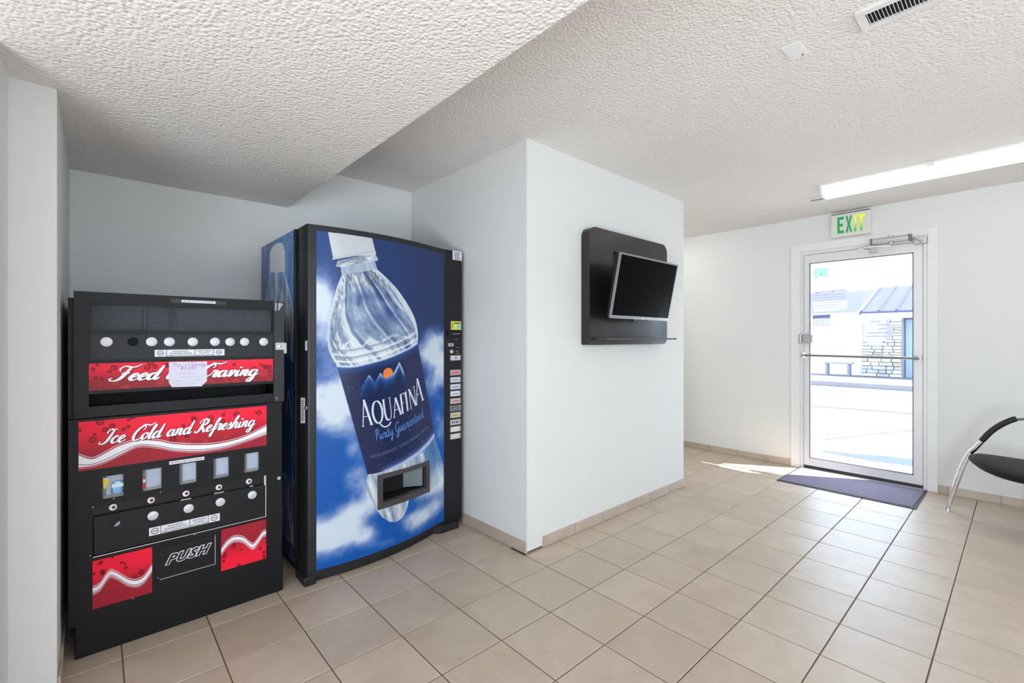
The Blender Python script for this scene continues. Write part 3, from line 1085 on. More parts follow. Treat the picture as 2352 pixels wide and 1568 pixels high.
def grad_mat():
    m = bpy.data.materials.new('sign_green_lit')
    m.use_nodes = True
    nt = m.node_tree
    b = nt.nodes['Principled BSDF']
    tc = nt.nodes.new('ShaderNodeTexCoord')
    sx = nt.nodes.new('ShaderNodeSeparateXYZ')
    nt.links.new(tc.outputs['Generated'], sx.inputs[0])
    r = nt.nodes.new('ShaderNodeValToRGB')
    r.color_ramp.elements[0].position = .1
    r.color_ramp.elements[0].color = rgb(70, 165, 60)
    r.color_ramp.elements[1].position = .65
    r.color_ramp.elements[1].color = rgb(205, 220, 50)
    nt.links.new(sx.outputs[2], r.inputs[0])
    nt.links.new(r.outputs[0], b.inputs['Base Color'])
    nt.links.new(r.outputs[0], b.inputs['Emission Color'])
    b.inputs['Emission Strength'].default_value = .55
    return m


EL = grad_mat()
H0, H1 = 2.209, 2.357
lt = {
    'E': ([[(0, 0), (1, 0), (1, .17), (.36, .17), (.36, .42), (.85, .42), (.85, .58), (.36, .58), (.36, .83), (1, .83), (1, 1), (0, 1)]], 1.138, 1.09, EG),
    'X': ([[(0, 0), (.3, 0), (.5, .35), (.7, 0), (1, 0), (.67, .5), (1, 1), (.7, 1), (.5, .65), (.3, 1), (0, 1), (.33, .5)]], 1.076, 1.028, EG),
    'I': ([[(0, 0), (1, 0), (1, 1), (0, 1)]], 1.014, .997, EL),
    'T': ([[(.33, 0), (.67, 0), (.67, .83), (1, .83), (1, 1), (0, 1), (0, .83), (.33, .83)]], .985, .936, EL),
}
for ch, (lp, a, b, m) in lt.items():
    plate('letter', m, [[(a + (b - a) * x, H0 + (H1 - H0) * y) for x, y in lp[0]]], fe, .0025, .004, t)

# ------------------------------------------------------------------ door mat
t = thing('door_mat', 'thin purple grey carpet mat lying before the glass door', 'mat', (4.76, .99, 0))
MM = mat('purple_grey_carpet', rgb(132, 122, 142), .95, bump=(350, .8, .004), noise=(160, .5))
MB().hexa([(4.475, .548, .001), (5.045, .54, .001), (5.045, 1.44, .001), (4.48, 1.442, .001), (4.475, .548, .009), (5.045, .54, .009), (5.045, 1.44, .009), (4.48, 1.442, .009)]).build('carpet', MM, t)
EDGE = mat('dark_rubber_edge', rgb(48, 48, 62), .6)
mb = MB()
mb.box(4.456, 4.478, .528, 1.456, .001, .006).box(5.043, 5.058, .528, 1.456, .001, .006).box(4.478, 5.043, .528, .55, .001, .006).box(4.478, 5.043, 1.44, 1.456, .001, .006)
mb.build('rubber_edge', EDGE, t)

# ------------------------------------------------------------------ chair
CY = -.03
t = thing('arch_chair', 'black padded chair on one arched chrome tube beside the exit door', 'chair', (4.55, CY, 0))
half = [(.37, .012), (.338, .152), (.299, .311), (.259, .432), (.232, .474), (.198, .528), (.152, .602), (.097, .662), (.04, .703), (0, .714), (CY, .717)]
sm = catmull([(4.6, y, z) for y, z in half], 5)
full = sm + [(x, 2 * CY - y, z) for x, y, z in sm[::-1][1:]]
n = len(full)
iA = min(range(len(sm)), key=lambda i: abs(sm[i][1] - .20))
iB = min(range(len(sm)), key=lambda i: abs(sm[i][1] - .032))
leg1 = sm[:iA + 2]
MB().tube(leg1, [.0125 + .004 * math.sin(PI * i / len(leg1)) for i in range(len(leg1))], 14).build('leg', CHROME, t, 0, True)
leg2 = [(x, 2 * CY - y, z) for x, y, z in leg1]
MB().tube(leg2, [.0125 + .004 * math.sin(PI * i / len(leg1)) for i in range(len(leg1))], 14).build('leg', CHROME, t, 0, True)
MB().tube(full[iA:n - iA], .008, 10).build('back_rail', mat('dark_chrome', rgb(120, 120, 128), .2, metal=1.0), t, 0, True)
PADM = mat('black_arm_foam', rgb(26, 25, 28), .6, bump=(200, .2, .002))
pad = [(x, y, z + .006) for x, y, z in sm[iA:iB + 1]]
pr = [.016] + [.0185] * (len(pad) - 2) + [.015]
MB().tube(pad, pr, 14).build('arm_pad', PADM, t, 0, True)
MB().tube([(x, 2 * CY - y, z) for x, y, z in pad], pr, 14).build('arm_pad', PADM, t, 0, True)
for s in (.37, 2 * CY - .37):
    MB().tube([(4.6, s, .0005), (4.6, s, .016)], [.017, .015], 14).build('foot_glide', CHROME, t, 0, True)
# saddle seat
nu, nr = 48, 14
vs = []
fsx = []
for layer in (0, 1):
    for r in range(nr + 1):
        for k in range(nu):
            a = 2 * PI * k / nu
            q = r / nr
            sx = math.copysign(abs(math.cos(a)) ** .9, math.cos(a)) * .365 * q
            sy = math.copysign(abs(math.sin(a)) ** .9, math.sin(a)) * .285 * q
            z = .417 + .44 * sy * sy - .10 * sx * sx - .012 * q ** 6
            edge = max(0., 1 - q ** 8)
            z += (.012 if layer == 0 else -.03) * (edge ** .5)
            vs.append((4.475 + sx, CY + sy, z))
off = (nr + 1) * nu
for layer in (0, 1):
    for r in range(nr):
        for k in range(nu):
            b = layer * off
            fsx.append((b + r * nu + k, b + r * nu + (k + 1) % nu, b + (r + 1) * nu + (k + 1) % nu, b + (r + 1) * nu + k))
seat = MB().add(vs, fsx).build('seat', mat('black_vinyl', rgb(8, 8, 10), .45, spec=.12, bump=(260, .15, .002)), t, 0, True)
MB().tube(catmull([(4.16, CY, .012), (4.2, CY, .2), (4.3, CY, .36), (4.475, CY, .392), (4.72, CY, .36), (4.84, CY, .2), (4.9, CY, .012)], 6), .013, 12).build('centre_leg', CHROME, t, 0, True)

# ------------------------------------------------------------------ television panel
PY = 1.862
tp = thing('media_backboard', 'dark brown laminate backboard with rounded top corners behind the television', 'panel', (2.82, YP, 1.21))
LAM = mat('dark_brown_laminate', rgb(26, 20, 20), .3, spec=.55, noise=(3, .15), coat=.1)
pf = front_at(PY)
outer = round_rect(2.346, 3.305, 1.21, 1.977, [.015, .05, .065, .065], 8)
hole = [(2.60, 1.43), (2.60, 1.845), (3.0, 1.845), (3.0, 1.43)]
plate('board', LAM, [outer, hole], pf, -.066, 0, tp, .003)
box('cable_recess', DARK, 2.59, 3.01, YP - .01, YP - .002, 1.35, 1.855, tp)
box('shelf', mat('dark_shelf', rgb(60, 56, 58), .35), 2.40, 3.29, PY - .09, PY - .001, 1.243, 1.256, tp, .002)
tv = thing('television', 'flat television with a silver rim tilted down on the brown panel', 'television', (2.753, 1.70, 1.582))
ti = .193
ur = Vector((1, .012, 0)).normalized()
nn = Vector((.012, -1, 0)).normalized()
uu = (Vector((0, 0, 1)) * math.cos(ti) + nn * math.sin(ti)).normalized()
nf = ur.cross(uu)
if nf.y > 0:
    nf = -nf
tc_ = Vector((2.752, 1.70, 1.582))
tf = lambda u, v, d: tuple(tc_ + ur * u + uu * v + nf * d)
TW, TH = .7195, .411
RIM = mat('silver_bezel', rgb(150, 151, 156), .3, metal=.85)
plate('bezel', RIM, [[(-TW / 2, -TH / 2), (TW / 2, -TH / 2), (TW / 2, TH / 2), (-TW / 2, TH / 2)], [(-TW / 2 + .011, -TH / 2 + .02), (-TW / 2 + .011, TH / 2 - .011), (TW / 2 - .011, TH / 2 - .011), (TW / 2 - .011, -TH / 2 + .02)]], tf, -.012, .001, tv, .0015)
MB().prism([(-TW / 2 + .01, -TH / 2 + .019), (TW / 2 - .01, -TH / 2 + .019), (TW / 2 - .01, TH / 2 - .01), (-TW / 2 + .01, TH / 2 - .01)], tf, -.006, -.002).build('screen', mat('black_screen', rgb(2, 2, 3), .2, spec=.03, noise=(2, .3)), tv)
MB().prism(round_rect(-TW / 2 + .002, TW / 2 - .002, -TH / 2 + .002, TH / 2 - .002, .01, 3), tf, -.03, -.011).build('back_shell', BLACK2, tv)
MB().prism(round_rect(-.09, .09, -TH / 2 - .014, -TH / 2 + .004, .008, 3), tf, -.03, -.004).build('sensor_bump', BLACK2, tv)
MB().prism(circle(0.01, -TH / 2 + .009, .0065, 12), tf, .0005, .0022).build('power_button', LABEL, tv)
MB().prism(round_rect(-.11, .11, -.12, .12, .01, 3), tf, -.05, -.029).build('mount_plate', CHAR, tv)
mb = MB()
mb.tube([tf(0, 0, -.05), (2.75, 1.80, 1.60), (2.70, 1.925, 1.60)], .016, 10)
mb.build('mount_arm', CHAR, tv)
mb = MB().tube(catmull([tf(-.3, .13, -.03), (2.56, 1.78, 1.72), (2.62, 1.85, 1.68), (2.64, 1.92, 1.6)], 6), .006, 8)
mb.build('cable', mat('pale_cable', rgb(190, 186, 175), .5), tv, 0, True)

# ------------------------------------------------------------------ stacked can and snack machines
FY = 2.45
ff = front_at(FY)
R2 = lambda a, b, c, d: [(a, c), (b, c), (b, d), (a, d)]
REDRINGS = random.Random(11)


def banner_color(u0, u1, v0, v1, wave=None, flip=False, nr=34, seed=3, rmax=.013):
    rr = random.Random(seed)
    rings = [(rr.uniform(u0, u1), rr.uniform(v0, v1), rr.choice((.35, .5, .6, .8, 1.0)) * rmax) for _ in range(int(nr * 1.3))]

    def fn(U, V):
        t = (V - v0) / (v1 - v0)
        if flip:
            t = 1 - t
        c = np.zeros(U.shape + (3,))
        top = np.array((.95, .11, .23))
        bot = np.array((.58, .12, .17))
        k = sstep(.15, .85, t)
        c[:] = bot
        c = mixc(c, top, k)
        for x, y, r in rings:
            d = np.hypot(U - x, V - y)
            kk = (1 - sstep(.0014, .0030, abs(d - r * .62))) * .55 + (1 - sstep(r * .6, r * .95, d)) * .18 + (1 - sstep(r * .12, r * .3, d)) * .4
            up = (y - v0) / (v1 - v0)
            if flip:
                up = 1 - up
            tone = (.45, .03, .08) if up > .4 else (.74, .2, .24)
            c = mixc(c, tone, np.clip(kk * 1.35, 0, 1) * .95)
        if wave:
            top_l, bot_l = wave
            xt = np.interp(U, [p[0] for p in top_l], [p[1] for p in top_l])
            xb = np.interp(U, [p[0] for p in bot_l], [p[1] for p in bot_l])
            th = np.maximum(xt - xb, .004)
            s = (V - xb) / th
            below = (V < xb) if not flip else (V > xt)
            c = mixc(c, (.62, .13, .19), below * .8)
            band = sstep(-.0012, .0012, V - xb) * sstep(-.0012, .0012, xt - V)
            c = mixc(c, (.93, .93, .95), band)
            c = mixc(c, (.88, .86, .88), (1 - sstep(.0009, .0022, abs(V - (xt + .006)))) * .95)
            c = mixc(c, (.2, .02, .05), (1 - sstep(.0007, .0018, abs(s - .22) * th)) * .8 * band)
            c = mixc(c, (.88, .86, .88), (1 - sstep(.0007, .0018, abs(V - (xb - .005)))) * .8)
        return c
    return fn


def discs(name, m, pts, r, fn_d, parent, d=.004):
    for u, v in pts:
        MB().disc(ff(u, v, fn_d), (0, -1, 0), r, d).build(name, m, parent, 0, True)


def instruction_label(parent, u0, u1, v0, v1, seps, d):
    lb = plate('instruction_label', LABEL, [R2(u0, u1, v0, v1)], ff, d, d + .0008, parent)
    for s in seps:
        MB().prism(R2(s - .001, s + .001, v0, v1), ff, d + .0009, d + .0012).build('rule', INK, lb)
    cs = [u0] + list(seps) + [u1]
    for a, b in ((cs[0], cs[1]), (cs[-2], cs[-1])):
        cx, cz = (a + b) / 2, (v0 + v1) / 2
        r = (v1 - v0) * .38
        vs, fs = fill_mesh([circle(cx, cz, r, 20), circle(cx, cz, r * .8, 20)[::-1]], .0002)
        MB().add([ff(x, y, d + .0011 + z) for x, y, z in vs], fs).build('pictogram_ring', INK, lb)
        MB().prism(R2(cx - r * .5, cx + r * .5, cz - .0016, cz + .0016), ff, d + .0009, d + .0012).build('pictogram_bar', INK, lb)
    H = (v1 - v0)
    for lines, a, b in ((('PLACE HANDLE', 'IN POSITION SHOWN', 'INSERT COINS IN SLOTS'), cs[1], cs[2]), (('TURN HANDLE', 'TO RIGHT', 'AND PULL DOWN'), cs[2], cs[3])):
        w = (b - a)
        mx = max(len(s) for s in lines)
        for k, s in enumerate(lines):
            hw = w * .46 * len(s) / mx
            c = (a + b) / 2
            z0 = v1 - H * (.31 * k + .33)
            text_on('lettering', s, INK, ff, c - hw, c + hw, z0, z0 + H * .19, d + .0012, lb, .012)


cm = thing('can_vending_machine', 'black floor standing can vending machine with red banners, left of the tall blue machine', 'vending machine', (.3, 2.83, 0))
box('cabinet', BLACK, -.083, .675, FY + .022, 3.22, .135, .936, cm, .004)
box('kick_base', mat('black_kick_plate', rgb(10, 12, 15), .42, spec=.3), -.064, .688, FY + .016, 3.2, .001, .137, cm, .004)
wins = [(.016, .08, .609, .7015), (.141, .204, .612, .704), (.266, .328, .613, .706), (.391, .453, .6135, .7075), (.515, .578, .6175, .7095)]
REC = (-.013, .607, .392, .59)
holes = [R2(*w) for w in wins] + [R2(*REC)]
plate('front_door', BLACK, [R2(-.082, .678, .14, .937)] + [h[::-1] for h in holes], ff, -.02, 0, cm, .002)
WBACK = mat('window_light_liner', rgb(176, 190, 208), .35)  # pale blue puts the light seen in the windows into the liner colour
WSIDE = mat('grey_liner', rgb(140, 142, 145), .5)
for a, b, c, d in wins:
    w = MB()
    mb = MB()
    # shallow display niche: back, left side, floor
    back = plate('display_window', WBACK, [R2(a - .004, b + .004, c - .004, d + .004)], ff, -.0215, -.0205, cm)
    MB().prism([(a, c), (b, c), (b - .006, c + .014), (a + .012, c + .012)], ff, -.0204, -.018).build('sill', WSIDE, back)
    MB().prism([(a, c), (a + .012, c + .012), (a + .012, d), (a, d)], ff, -.0204, -.0185).build('reveal', mat('niche_reveal', rgb(120, 122, 126), .5), back)
    plate('pane', mat_glass('window_glass', refl=.06) if 'window_glass' not in bpy.data.materials else bpy.data.materials['window_glass'], [R2(a, b, c, d)], ff, -.006, -.005, back)
# the flap with the handles
flap = plate('coin_flap', mat('black_flap', rgb(14, 14, 16), .4, spec=.35), [R2(-.008, .601, .396, .546)], ff, -.012, -.004, cm, .002)
plate('recess_back', DARK, [R2(-.02, .614, .385, .6)], ff, -.0215, -.0205, cm)
plate('upper_rail', BLACK2, [R2(-.0125, .6, .553, .5895)], ff, -.02, -.009, cm, .002)
mb = MB()
mb.prism([(-.012, .389), (.607, .391), (.607, .3945), (-.012, .3925)], ff, -.003, .0015).prism(R2(.603, .607, .394, .592), ff, -.003, .0015).prism(R2(.5985, .606, .545, .594), ff, -.008, -.001)
mb.build('steel_edging', STEEL, cm)
discs('coin_handle', SILVER, [(.175, .506), (.299, .506), (.418, .506), (.548, .509)], .0185, -.004, flap, .005)
hl = MB().disc(ff(.052, .508, -.004), (0, -1, 0), .02, .0012).build('empty_handle_hole', DARK, cm)
MB().prism([(.05, .494), (.062, .494), (.07, .503), (.068, .512), (.058, .506)], ff, -.0026, -.0012).build('coin_chute', mat('steel_chute_reflection', rgb(140, 160, 190), .3, metal=.8), hl)  # steel chute, with a bluish reflection put into its colour
for u, v in ((.048, .571), (.169, .571), (.29, .572), (.413, .573), (.535, .575)):
    q = MB().disc(ff(u, v, -.009), (0, -1, 0), .0125, .003, 24).build('selection_roundel', LABEL, cm, 0, True)
    MB().disc(ff(u + .002, v, -.006), (0, -1, 0), .0062, .0006, 18).build('red_centre', mat('dark_red_print', rgb(120, 20, 40), .5), q)
for a, b, z in ((.271, .308, .548), (.394, .432, .549), (.537, .552, .551)):
    plate('latch_strip', STEEL, [R2(a, b, z - .002, z + .002)], ff, -.008, -.003, cm)
instruction_label(cm, .162, .416, .4225, .456, (.201, .303, .372), -.004)
wave = ([(-.054, .80), (-.016, .778), (.02, .792), (.054, .811), (.09, .824), (.127, .830), (.165, .825), (.204, .814), (.244, .798), (.327, .780), (.416, .774), (.51, .788), (.608, .829)],
        [(-.054, .752), (-.013, .752), (.03, .763), (.074, .784), (.127, .807), (.184, .795), (.244, .772), (.306, .757), (.371, .751), (.462, .757), (.608, .792)])
wave = tuple(catmull(w, 4) for w in wave)
ban = paint_sheet('lower_banner', -.053, .609, .736, .927, 500, 150, banner_color(-.053, .609, .736, .927, wave, False, 46, 8, .016), ff, .0012, PRINT_MATT, cm)
box('banner_backing', BLACK2, -.0545, .6105, FY - .001, FY + .001, .7345, .9285, cm)


def fit_script(s, u0, u1, base0, base1, xh, thin, thick, name, m, fn, d, parent, space=.75):
    st, w = script_strokes(s, .35, space)
    sc = (u1 - u0) / w
    strips = ribbons(st, thin, thick)

    def tr(x, y):
        k = x / w
        return (u0 + x * sc, base0 + (base1 - base0) * k + y * xh)
    return ribbon_mesh(name, strips, fn, d, m, parent, tr)


SHADOW = mat('dark_red_shadow', rgb(95, 15, 25), .5)
for off, m, dd in ((.0035, SHADOW, .0016), (0, SCRIPT, .0034)):
    fit_script('Ice Cold and Refreshing', .012 + off, .556 + off, .832 - off, .838 - off, .0265, .17, .36, 'script_lettering', m, ff, dd, ban)
strip = plate('coin_notice_strip', LABEL, [R2(.23, .356, .7105, .7245)], ff, .0005, .0015, cm)
text_on('lettering', 'MACHINE ACCEPTS ONLY QUARTERS', INK, ff, .236, .35, .714, .720, .002, strip, .01)
wl = catmull([(-.014, .259), (.009, .268), (.03, .301), (.043, .309), (.065, .289), (.097, .254), (.124, .242), (.148, .252), (.174, .291)], 5)
wr = catmull([(.419, .276), (.444, .308), (.473, .322), (.508, .309), (.539, .273), (.554, .265), (.576, .289), (.591, .309), (.609, .314)], 5)


def thick(l, a):
    return ([(x, y + a) for x, y in l], [(x, y - a) for x, y in l])


paint_sheet('left_red_panel', -.013, .172, .186, .376, 150, 152, banner_color(-.013, .172, .186, .376, thick(wl, .011), False, 22, 21, .012), ff, .0012, PRINT_MATT, cm)
paint_sheet('right_red_panel', .4205, .607, .19, .379, 150, 152, banner_color(.4205, .607, .19, .379, thick(wr, .010), True, 22, 35, .012), ff, .0012, PRINT_MATT, cm)
pd = plate('push_door', mat('black_push_door', rgb(12, 12, 14), .4, spec=.35), [R2(.198, .396, .233, .362)], ff, 0, .003, cm, .0015)
mb = MB()
mb.prism([(.197, .2295), (.398, .231), (.398, .2335), (.197, .232)], ff, .0005, .004).prism(R2(.396, .3985, .233, .362), ff, .0005, .004)
mb.build('steel_edging', STEEL, pd)
for b_, m, dd in ((.085, SCRIPT, .0034), (.035, mat('black_print', rgb(18, 18, 20), .4), .0044)):
    vs, fs = text_geo('PUSH', 1.0, b_, .45, extrude=.5, spacing=1.15)
    k = .0545
    MB().add([ff(.2175 + x * k * 1.03, .2885 + .006 * x / 3 + y * k * .95, dd + z * .0004) for x, y, z in vs], fs).build('lettering', m, pd)
MB().disc(ff(.663, .567, 0), (0, -1, 0), .0085, .008).build('key_lock', STEEL, cm, 0, True)
for u, v in ((-.012, .588), (-.02, .40), (.11, .392), (.32, .386), (.11, .183), (.208, .352), (.192, .24), (.05, .607), (.2, .60)):
    MB().disc(ff(u, v, 0), (0, -1, 0), .0022, .0012, 10).build('screw', STEEL, cm)
# cans standing in the first two windows
for (x, c1, c2, lab) in ((.062, rgb(120, 175, 225), rgb(225, 235, 245), 'pale blue can behind the leftmost small window of the black machine'),
                         (.143, rgb(215, 30, 45), rgb(205, 207, 212), 'red can at the left edge of the second small window')):
    t = thing('drink_can', lab, 'can', (x, FY + .013, .622))
    r0 = .02 if x < .1 else .0085
    z0, z1 = .624, .672
    MB().tube([(x, FY + .0135, z0), (x, FY + .0135, z0 + .004), (x, FY + .0135, z1 - .008), (x, FY + .0135, z1)], [r0 * .3, r0 * .32, r0 * .32, r0 * .22], 20).build('can_body', mat('can_paint_%d' % (x * 1000), c1, .25, metal=.4), t, 0, True)
    for o in t.children:
        o.scale = (3.0, 1, 1)
    MB().box(x - r0 * .9, x + r0 * .9, FY + .0062, FY + .0068, z0 + .026, z0 + .04).build('can_band', mat('can_band_%d' % (x * 1000), c2, .3), t)
t = thing('yellow_tag', 'small yellow tag hanging at the left of the first machine window', 'tag', (.026, FY + .01, .65))
MB().prism([(.018, .69), (.038, .686), (.034, .672), (.024, .646), (.018, .66)], ff, -.012, -.011).build('tag_card', mat('yellow_card', rgb(235, 205, 40), .5), t)
MB().prism([(.018, .69), (.038, .686), (.038, .689), (.018, .694)], ff, -.0108, -.0104).build('tag_edge', LABEL, t)

# upper snack unit
sn = thing('snack_vending_machine', 'black snack merchandiser with a red banner stacked on the can machine', 'vending machine', (.3, 2.83, .938))
box('cabinet', BLACK, -.084, .67, FY + .20, 3.2, .938, 1.41, sn, .004)
plate('cabinet_shell', BLACK, [R2(-.084, .67, .938, 1.41), R2(-.045, .655, .965, 1.40)[::-1]], ff, -.2, -.03, sn)
GLS = (-.021, .638, 1.2835, 1.3885)
SLOT = (-.024, .6385, .984, 1.0325)
plate('front_frame', BLACK, [R2(-.067, .64, .941, 1.435), R2(*GLS)[::-1], R2(*SLOT)[::-1]], ff, -.035, 0, sn, .003)
stile = plate('lock_stile', CHAR, [R2(.6415, .688, .941, 1.431)], ff, -.03, .001, sn, .003)
plate('display_back', mat('grey_display_liner', rgb(66, 66, 68), .5), [R2(-.03, .645, 1.275, 1.395)], ff, -.0372, -.036, sn)
gp = plate('display_glass', mat_glass('display_glass', (.85, .86, .88, 1), .012, .12), [R2(*GLS)], ff, -.008, -.005, sn)
for x, w, h in ((.146, .003, .108), (.24, .001, .108)):
    box('divider', mat('grey_divider', rgb(88, 88, 88), .5), x, x + w, FY + .010, FY + .0355, 1.282, 1.388, sn)
mb = MB().box(-.045, .655, FY + .198, FY + .1995, .965, 1.27)
mb.build('tray_back', DARK, sn)
kp = plate('handle_panel', mat('black_handle_panel', rgb(15, 15, 17), .4, spec=.35), [R2(-.018, .635, 1.1675, 1.267)], ff, 0, .004, sn, .0015)
discs('coin_handle', SILVER, [(.028, 1.238), (.17, 1.238), (.23, 1.2375), (.313, 1.237), (.396, 1.237), (.455, 1.236), (.514, 1.236), (.595, 1.236)], .0188, .004, kp, .005)
MB().disc(ff(.11, 1.238, .004), (0, -1, 0), .0185, .0008).build('empty_handle_hole', mat('black_hole', rgb(3, 3, 4), .9), kp)
instruction_label(sn, .18, .433, 1.1745, 1.2035, (.22, .321, .39), .004)
strip = plate('coin_notice_strip', LABEL, [R2(.273, .399, 1.4085, 1.4195)], ff, .0005, .0015, sn)
text_on('lettering', 'MACHINE ACCEPTS ONLY QUARTERS', INK, ff, .279, .393, 1.411, 1.4165, .002, strip, .01)
plate('old_tape_mark', mat('brown_tape_residue', rgb(48, 38, 38), .5), [R2(.235, .273, 1.405, 1.423), R2(.399, .44, 1.405, 1.421)], ff, .0002, .0007, sn)
b1 = paint_sheet('upper_banner', -.0235, .638, 1.0465, 1.1525, 480, 84, banner_color(-.0235, .638, 1.0465, 1.1525, None, False, 40, 5, .014), ff, .0012, PRINT_MATT, sn)
box('banner_backing', BLACK2, -.025, .6395, FY - .001, FY + .001, 1.045, 1.154, sn)
for off, m, dd in ((.0035, SHADOW, .0016), (0, SCRIPT, .0034)):
    fit_script('Feed the Craving', .045 + off, .568 + off, 1.081 - off, 1.077 - off, .0275, .17, .40, 'script_lettering', m, ff, dd, b1)
# chrome hasp and tape on the stile
HASP = mat('dull_zinc', rgb(188, 188, 190), .55, metal=.2)
q = plate('lock_hasp', HASP, [round_rect(.647, .697, 1.196, 1.231, .004, 3)], ff, .001, .008, sn, .0015)
MB().disc(ff(.66, 1.213, .008), (0, -1, 0), .006, .006, 16).build('lock_cylinder', CHROME, q, 0, True)
MB().disc(ff(.67, 1.213, .008), (0, -1, 0), .0025, .001, 10).build('rivet', INK, q)
plate('hasp_loop', HASP, [R2(.686, .698, 1.178, 1.2)], ff, .001, .005, stile)
plate('tape_scrap', mat('grey_tape', rgb(160, 160, 160), .6), [[(.646, 1.385), (.653, 1.388), (.655, 1.425), (.646, 1.427)], [(.660, 1.39), (.668, 1.392), (.672, 1.405), (.684, 1.42), (.67, 1.427), (.661, 1.424)]], ff, .0012, .0018, stile)
MB().prism([(.650, .955), (.658, .95), (.66, .958), (.653, .968), (.648, .965)], ff, .0012, .002).build('scuff', mat('grey_scuff', rgb(110, 110, 120), .7), stile)

# handwritten paper taped over the upper banner
nt_ = thing('handwritten_note', 'white handwritten paper note taped over the red banner of the snack unit', 'paper', (.3, FY - .004, 1.04))
NOTE = mat('note_paper', rgb(214, 212, 226), .7, bump=(30, .3, .004), noise=(20, .06))
outl = [(.228, 1.063), (.2285, 1.151), (.366, 1.149), (.3655, 1.062), (.345, 1.0395), (.239, 1.043)]
plate('sheet', NOTE, [outl], ff, .0048, .0054, nt_)
PINK = mat('purple_felt_pen', rgb(160, 110, 185), .7)
GREYP = mat('grey_pencil', rgb(165, 162, 185), .7)


def hand(s, u0, u1, v, xh, m, nm='handwriting'):
    st, w = script_strokes(s, .12, .5)
    sc = (u1 - u0) / w
    ribbon_mesh(nm, ribbons(st, .12, .12, 'pen'), ff, .006, m, nt_, lambda x, y: (u0 + x * sc, v + y * xh))


GL['a2'] = GL['a']
hand('Pop + Candy', .238, .36, 1.131, .0075, PINK)
hand('$1.00', .265, .325, 1.1165, .008, PINK)
sq = random.Random(4)
for u0, u1, v in ((.25, .33, 1.1), (.265, .345, 1.083), (.242, .352, 1.066), (.25, .33, 1.053)):
    n = int((u1 - u0) / .0022)
    pts = [(u0 + (u1 - u0) * i / n, v + (.0022 if i % 2 else -.0006) * sq.uniform(.4, 1.3)) for i in range(n + 1)]
    strokes = [catmull(pts[:n // 2], 3), catmull(pts[n // 2 + 2:], 3)]
    ribbon_mesh('pencil_scribble', ribbons(strokes, .0009, .0009, 'pen'), ff, .006, GREYP, nt_)

# ------------------------------------------------------------------ tall blue water machine
wm = thing('water_vending_machine', 'tall vending machine with a bowed front showing a giant tilted water bottle on blue sky', 'vending machine', (1.3, 2.83, 0))


def Yf(x):
    if x >= 1.70:
        return 2.522
    if x > 1.58:
        k = (x - 1.58) / .12
        return 2.495 * (2 * k ** 3 - 3 * k * k + 1) + .38 * .12 * (k ** 3 - 2 * k * k + k) + 2.522 * (3 * k * k - 2 * k ** 3)
    q = (x - .79) / .84
    return 2.425 + .09 * q - .26 * q * (1 - q)


def fw(u, v, d):
    return (u, Yf(u) - d, v)


def mapped_box(name, m, a, b, c, d, d0, d1, parent, n=1, bevel=0.0):
    mb = MB()
    for k in range(n):
        p, q = a + (b - a) * k / n, a + (b - a) * (k + 1) / n
        mb.hexa([fw(p, c, d0), fw(q, c, d0), fw(q, c, d1), fw(p, c, d1), fw(p, d, d0), fw(q, d, d0), fw(q, d, d1), fw(p, d, d1)])
    return mb.build(name, m, parent, bevel)


box('cabinet', BLACK, .777, 1.813, 2.578, 3.235, .052, 1.832, wm, .004)
HX0, HX1, HZ0, HZ1 = 1.17, 1.515, .325, .482
xs = sorted(set([.79, .795, .805, .82] + [round(.84 + i * .02, 4) for i in range(40)] + [HX0, HX1, 1.63, 1.64, 1.66, 1.68, 1.70, 1.815]))
zs = [.045, HZ0, HZ1, 1.833]


def door_y(x):
    if x < .82:   # softly rounded left corner
        q = (x - .79) / .03
        return Yf(.82) + .012 * (1 - math.sqrt(max(0, 1 - (1 - q) ** 2)))
    return Yf(x)


mb = MB()
nx = len(xs)
vs = []
for z in zs:
    vs += [(x, door_y(x), z) for x in xs]
back = 2.57
fs = []
for k in range(3):
    for i in range(nx - 1):
        if k == 1 and HX0 <= (xs[i] + xs[i + 1]) / 2 <= HX1:
            continue
        fs.append((k * nx + i, k * nx + i + 1, (k + 1) * nx + i + 1, (k + 1) * nx + i))
b0 = len(vs)
vs += [(x, back, zs[0]) for x in xs] + [(x, back, zs[3]) for x in xs]
for i in range(nx - 1):
    fs.append((i, b0 + i, b0 + i + 1, i + 1))
    fs.append((3 * nx + i, 3 * nx + i + 1, b0 + nx + i + 1, b0 + nx + i))
fs.append((0, nx, 2 * nx, 3 * nx, b0 + nx, b0))
fs.append((nx - 1, b0 + nx - 1, b0 + 2 * nx - 1, 4 * nx - 1, 3 * nx - 1, 2 * nx - 1))
door = MB().add(vs, fs).build('door', CHAR, wm, 0, True)
# kick base under the door
kb = [(x, Yf(x) + .03) for x in (.80, .9, 1.0, 1.1, 1.2, 1.3, 1.4, 1.5, 1.6)] + [(1.64, 2.5), (1.775, 2.5), (1.79, 2.52), (1.79, 3.2), (.80, 3.2)]
MB().prism(kb, lambda u, v, d: (u, v, d), .001, .05).build('kick_base', mat('worn_black_base', rgb(22, 22, 24), .6, bump=(60, .4, .003)), wm)
box('corner_foot', mat('worn_black_base', rgb(22, 22, 24)), .772, .83, 2.412, 2.56, .001, .05, wm, .008)

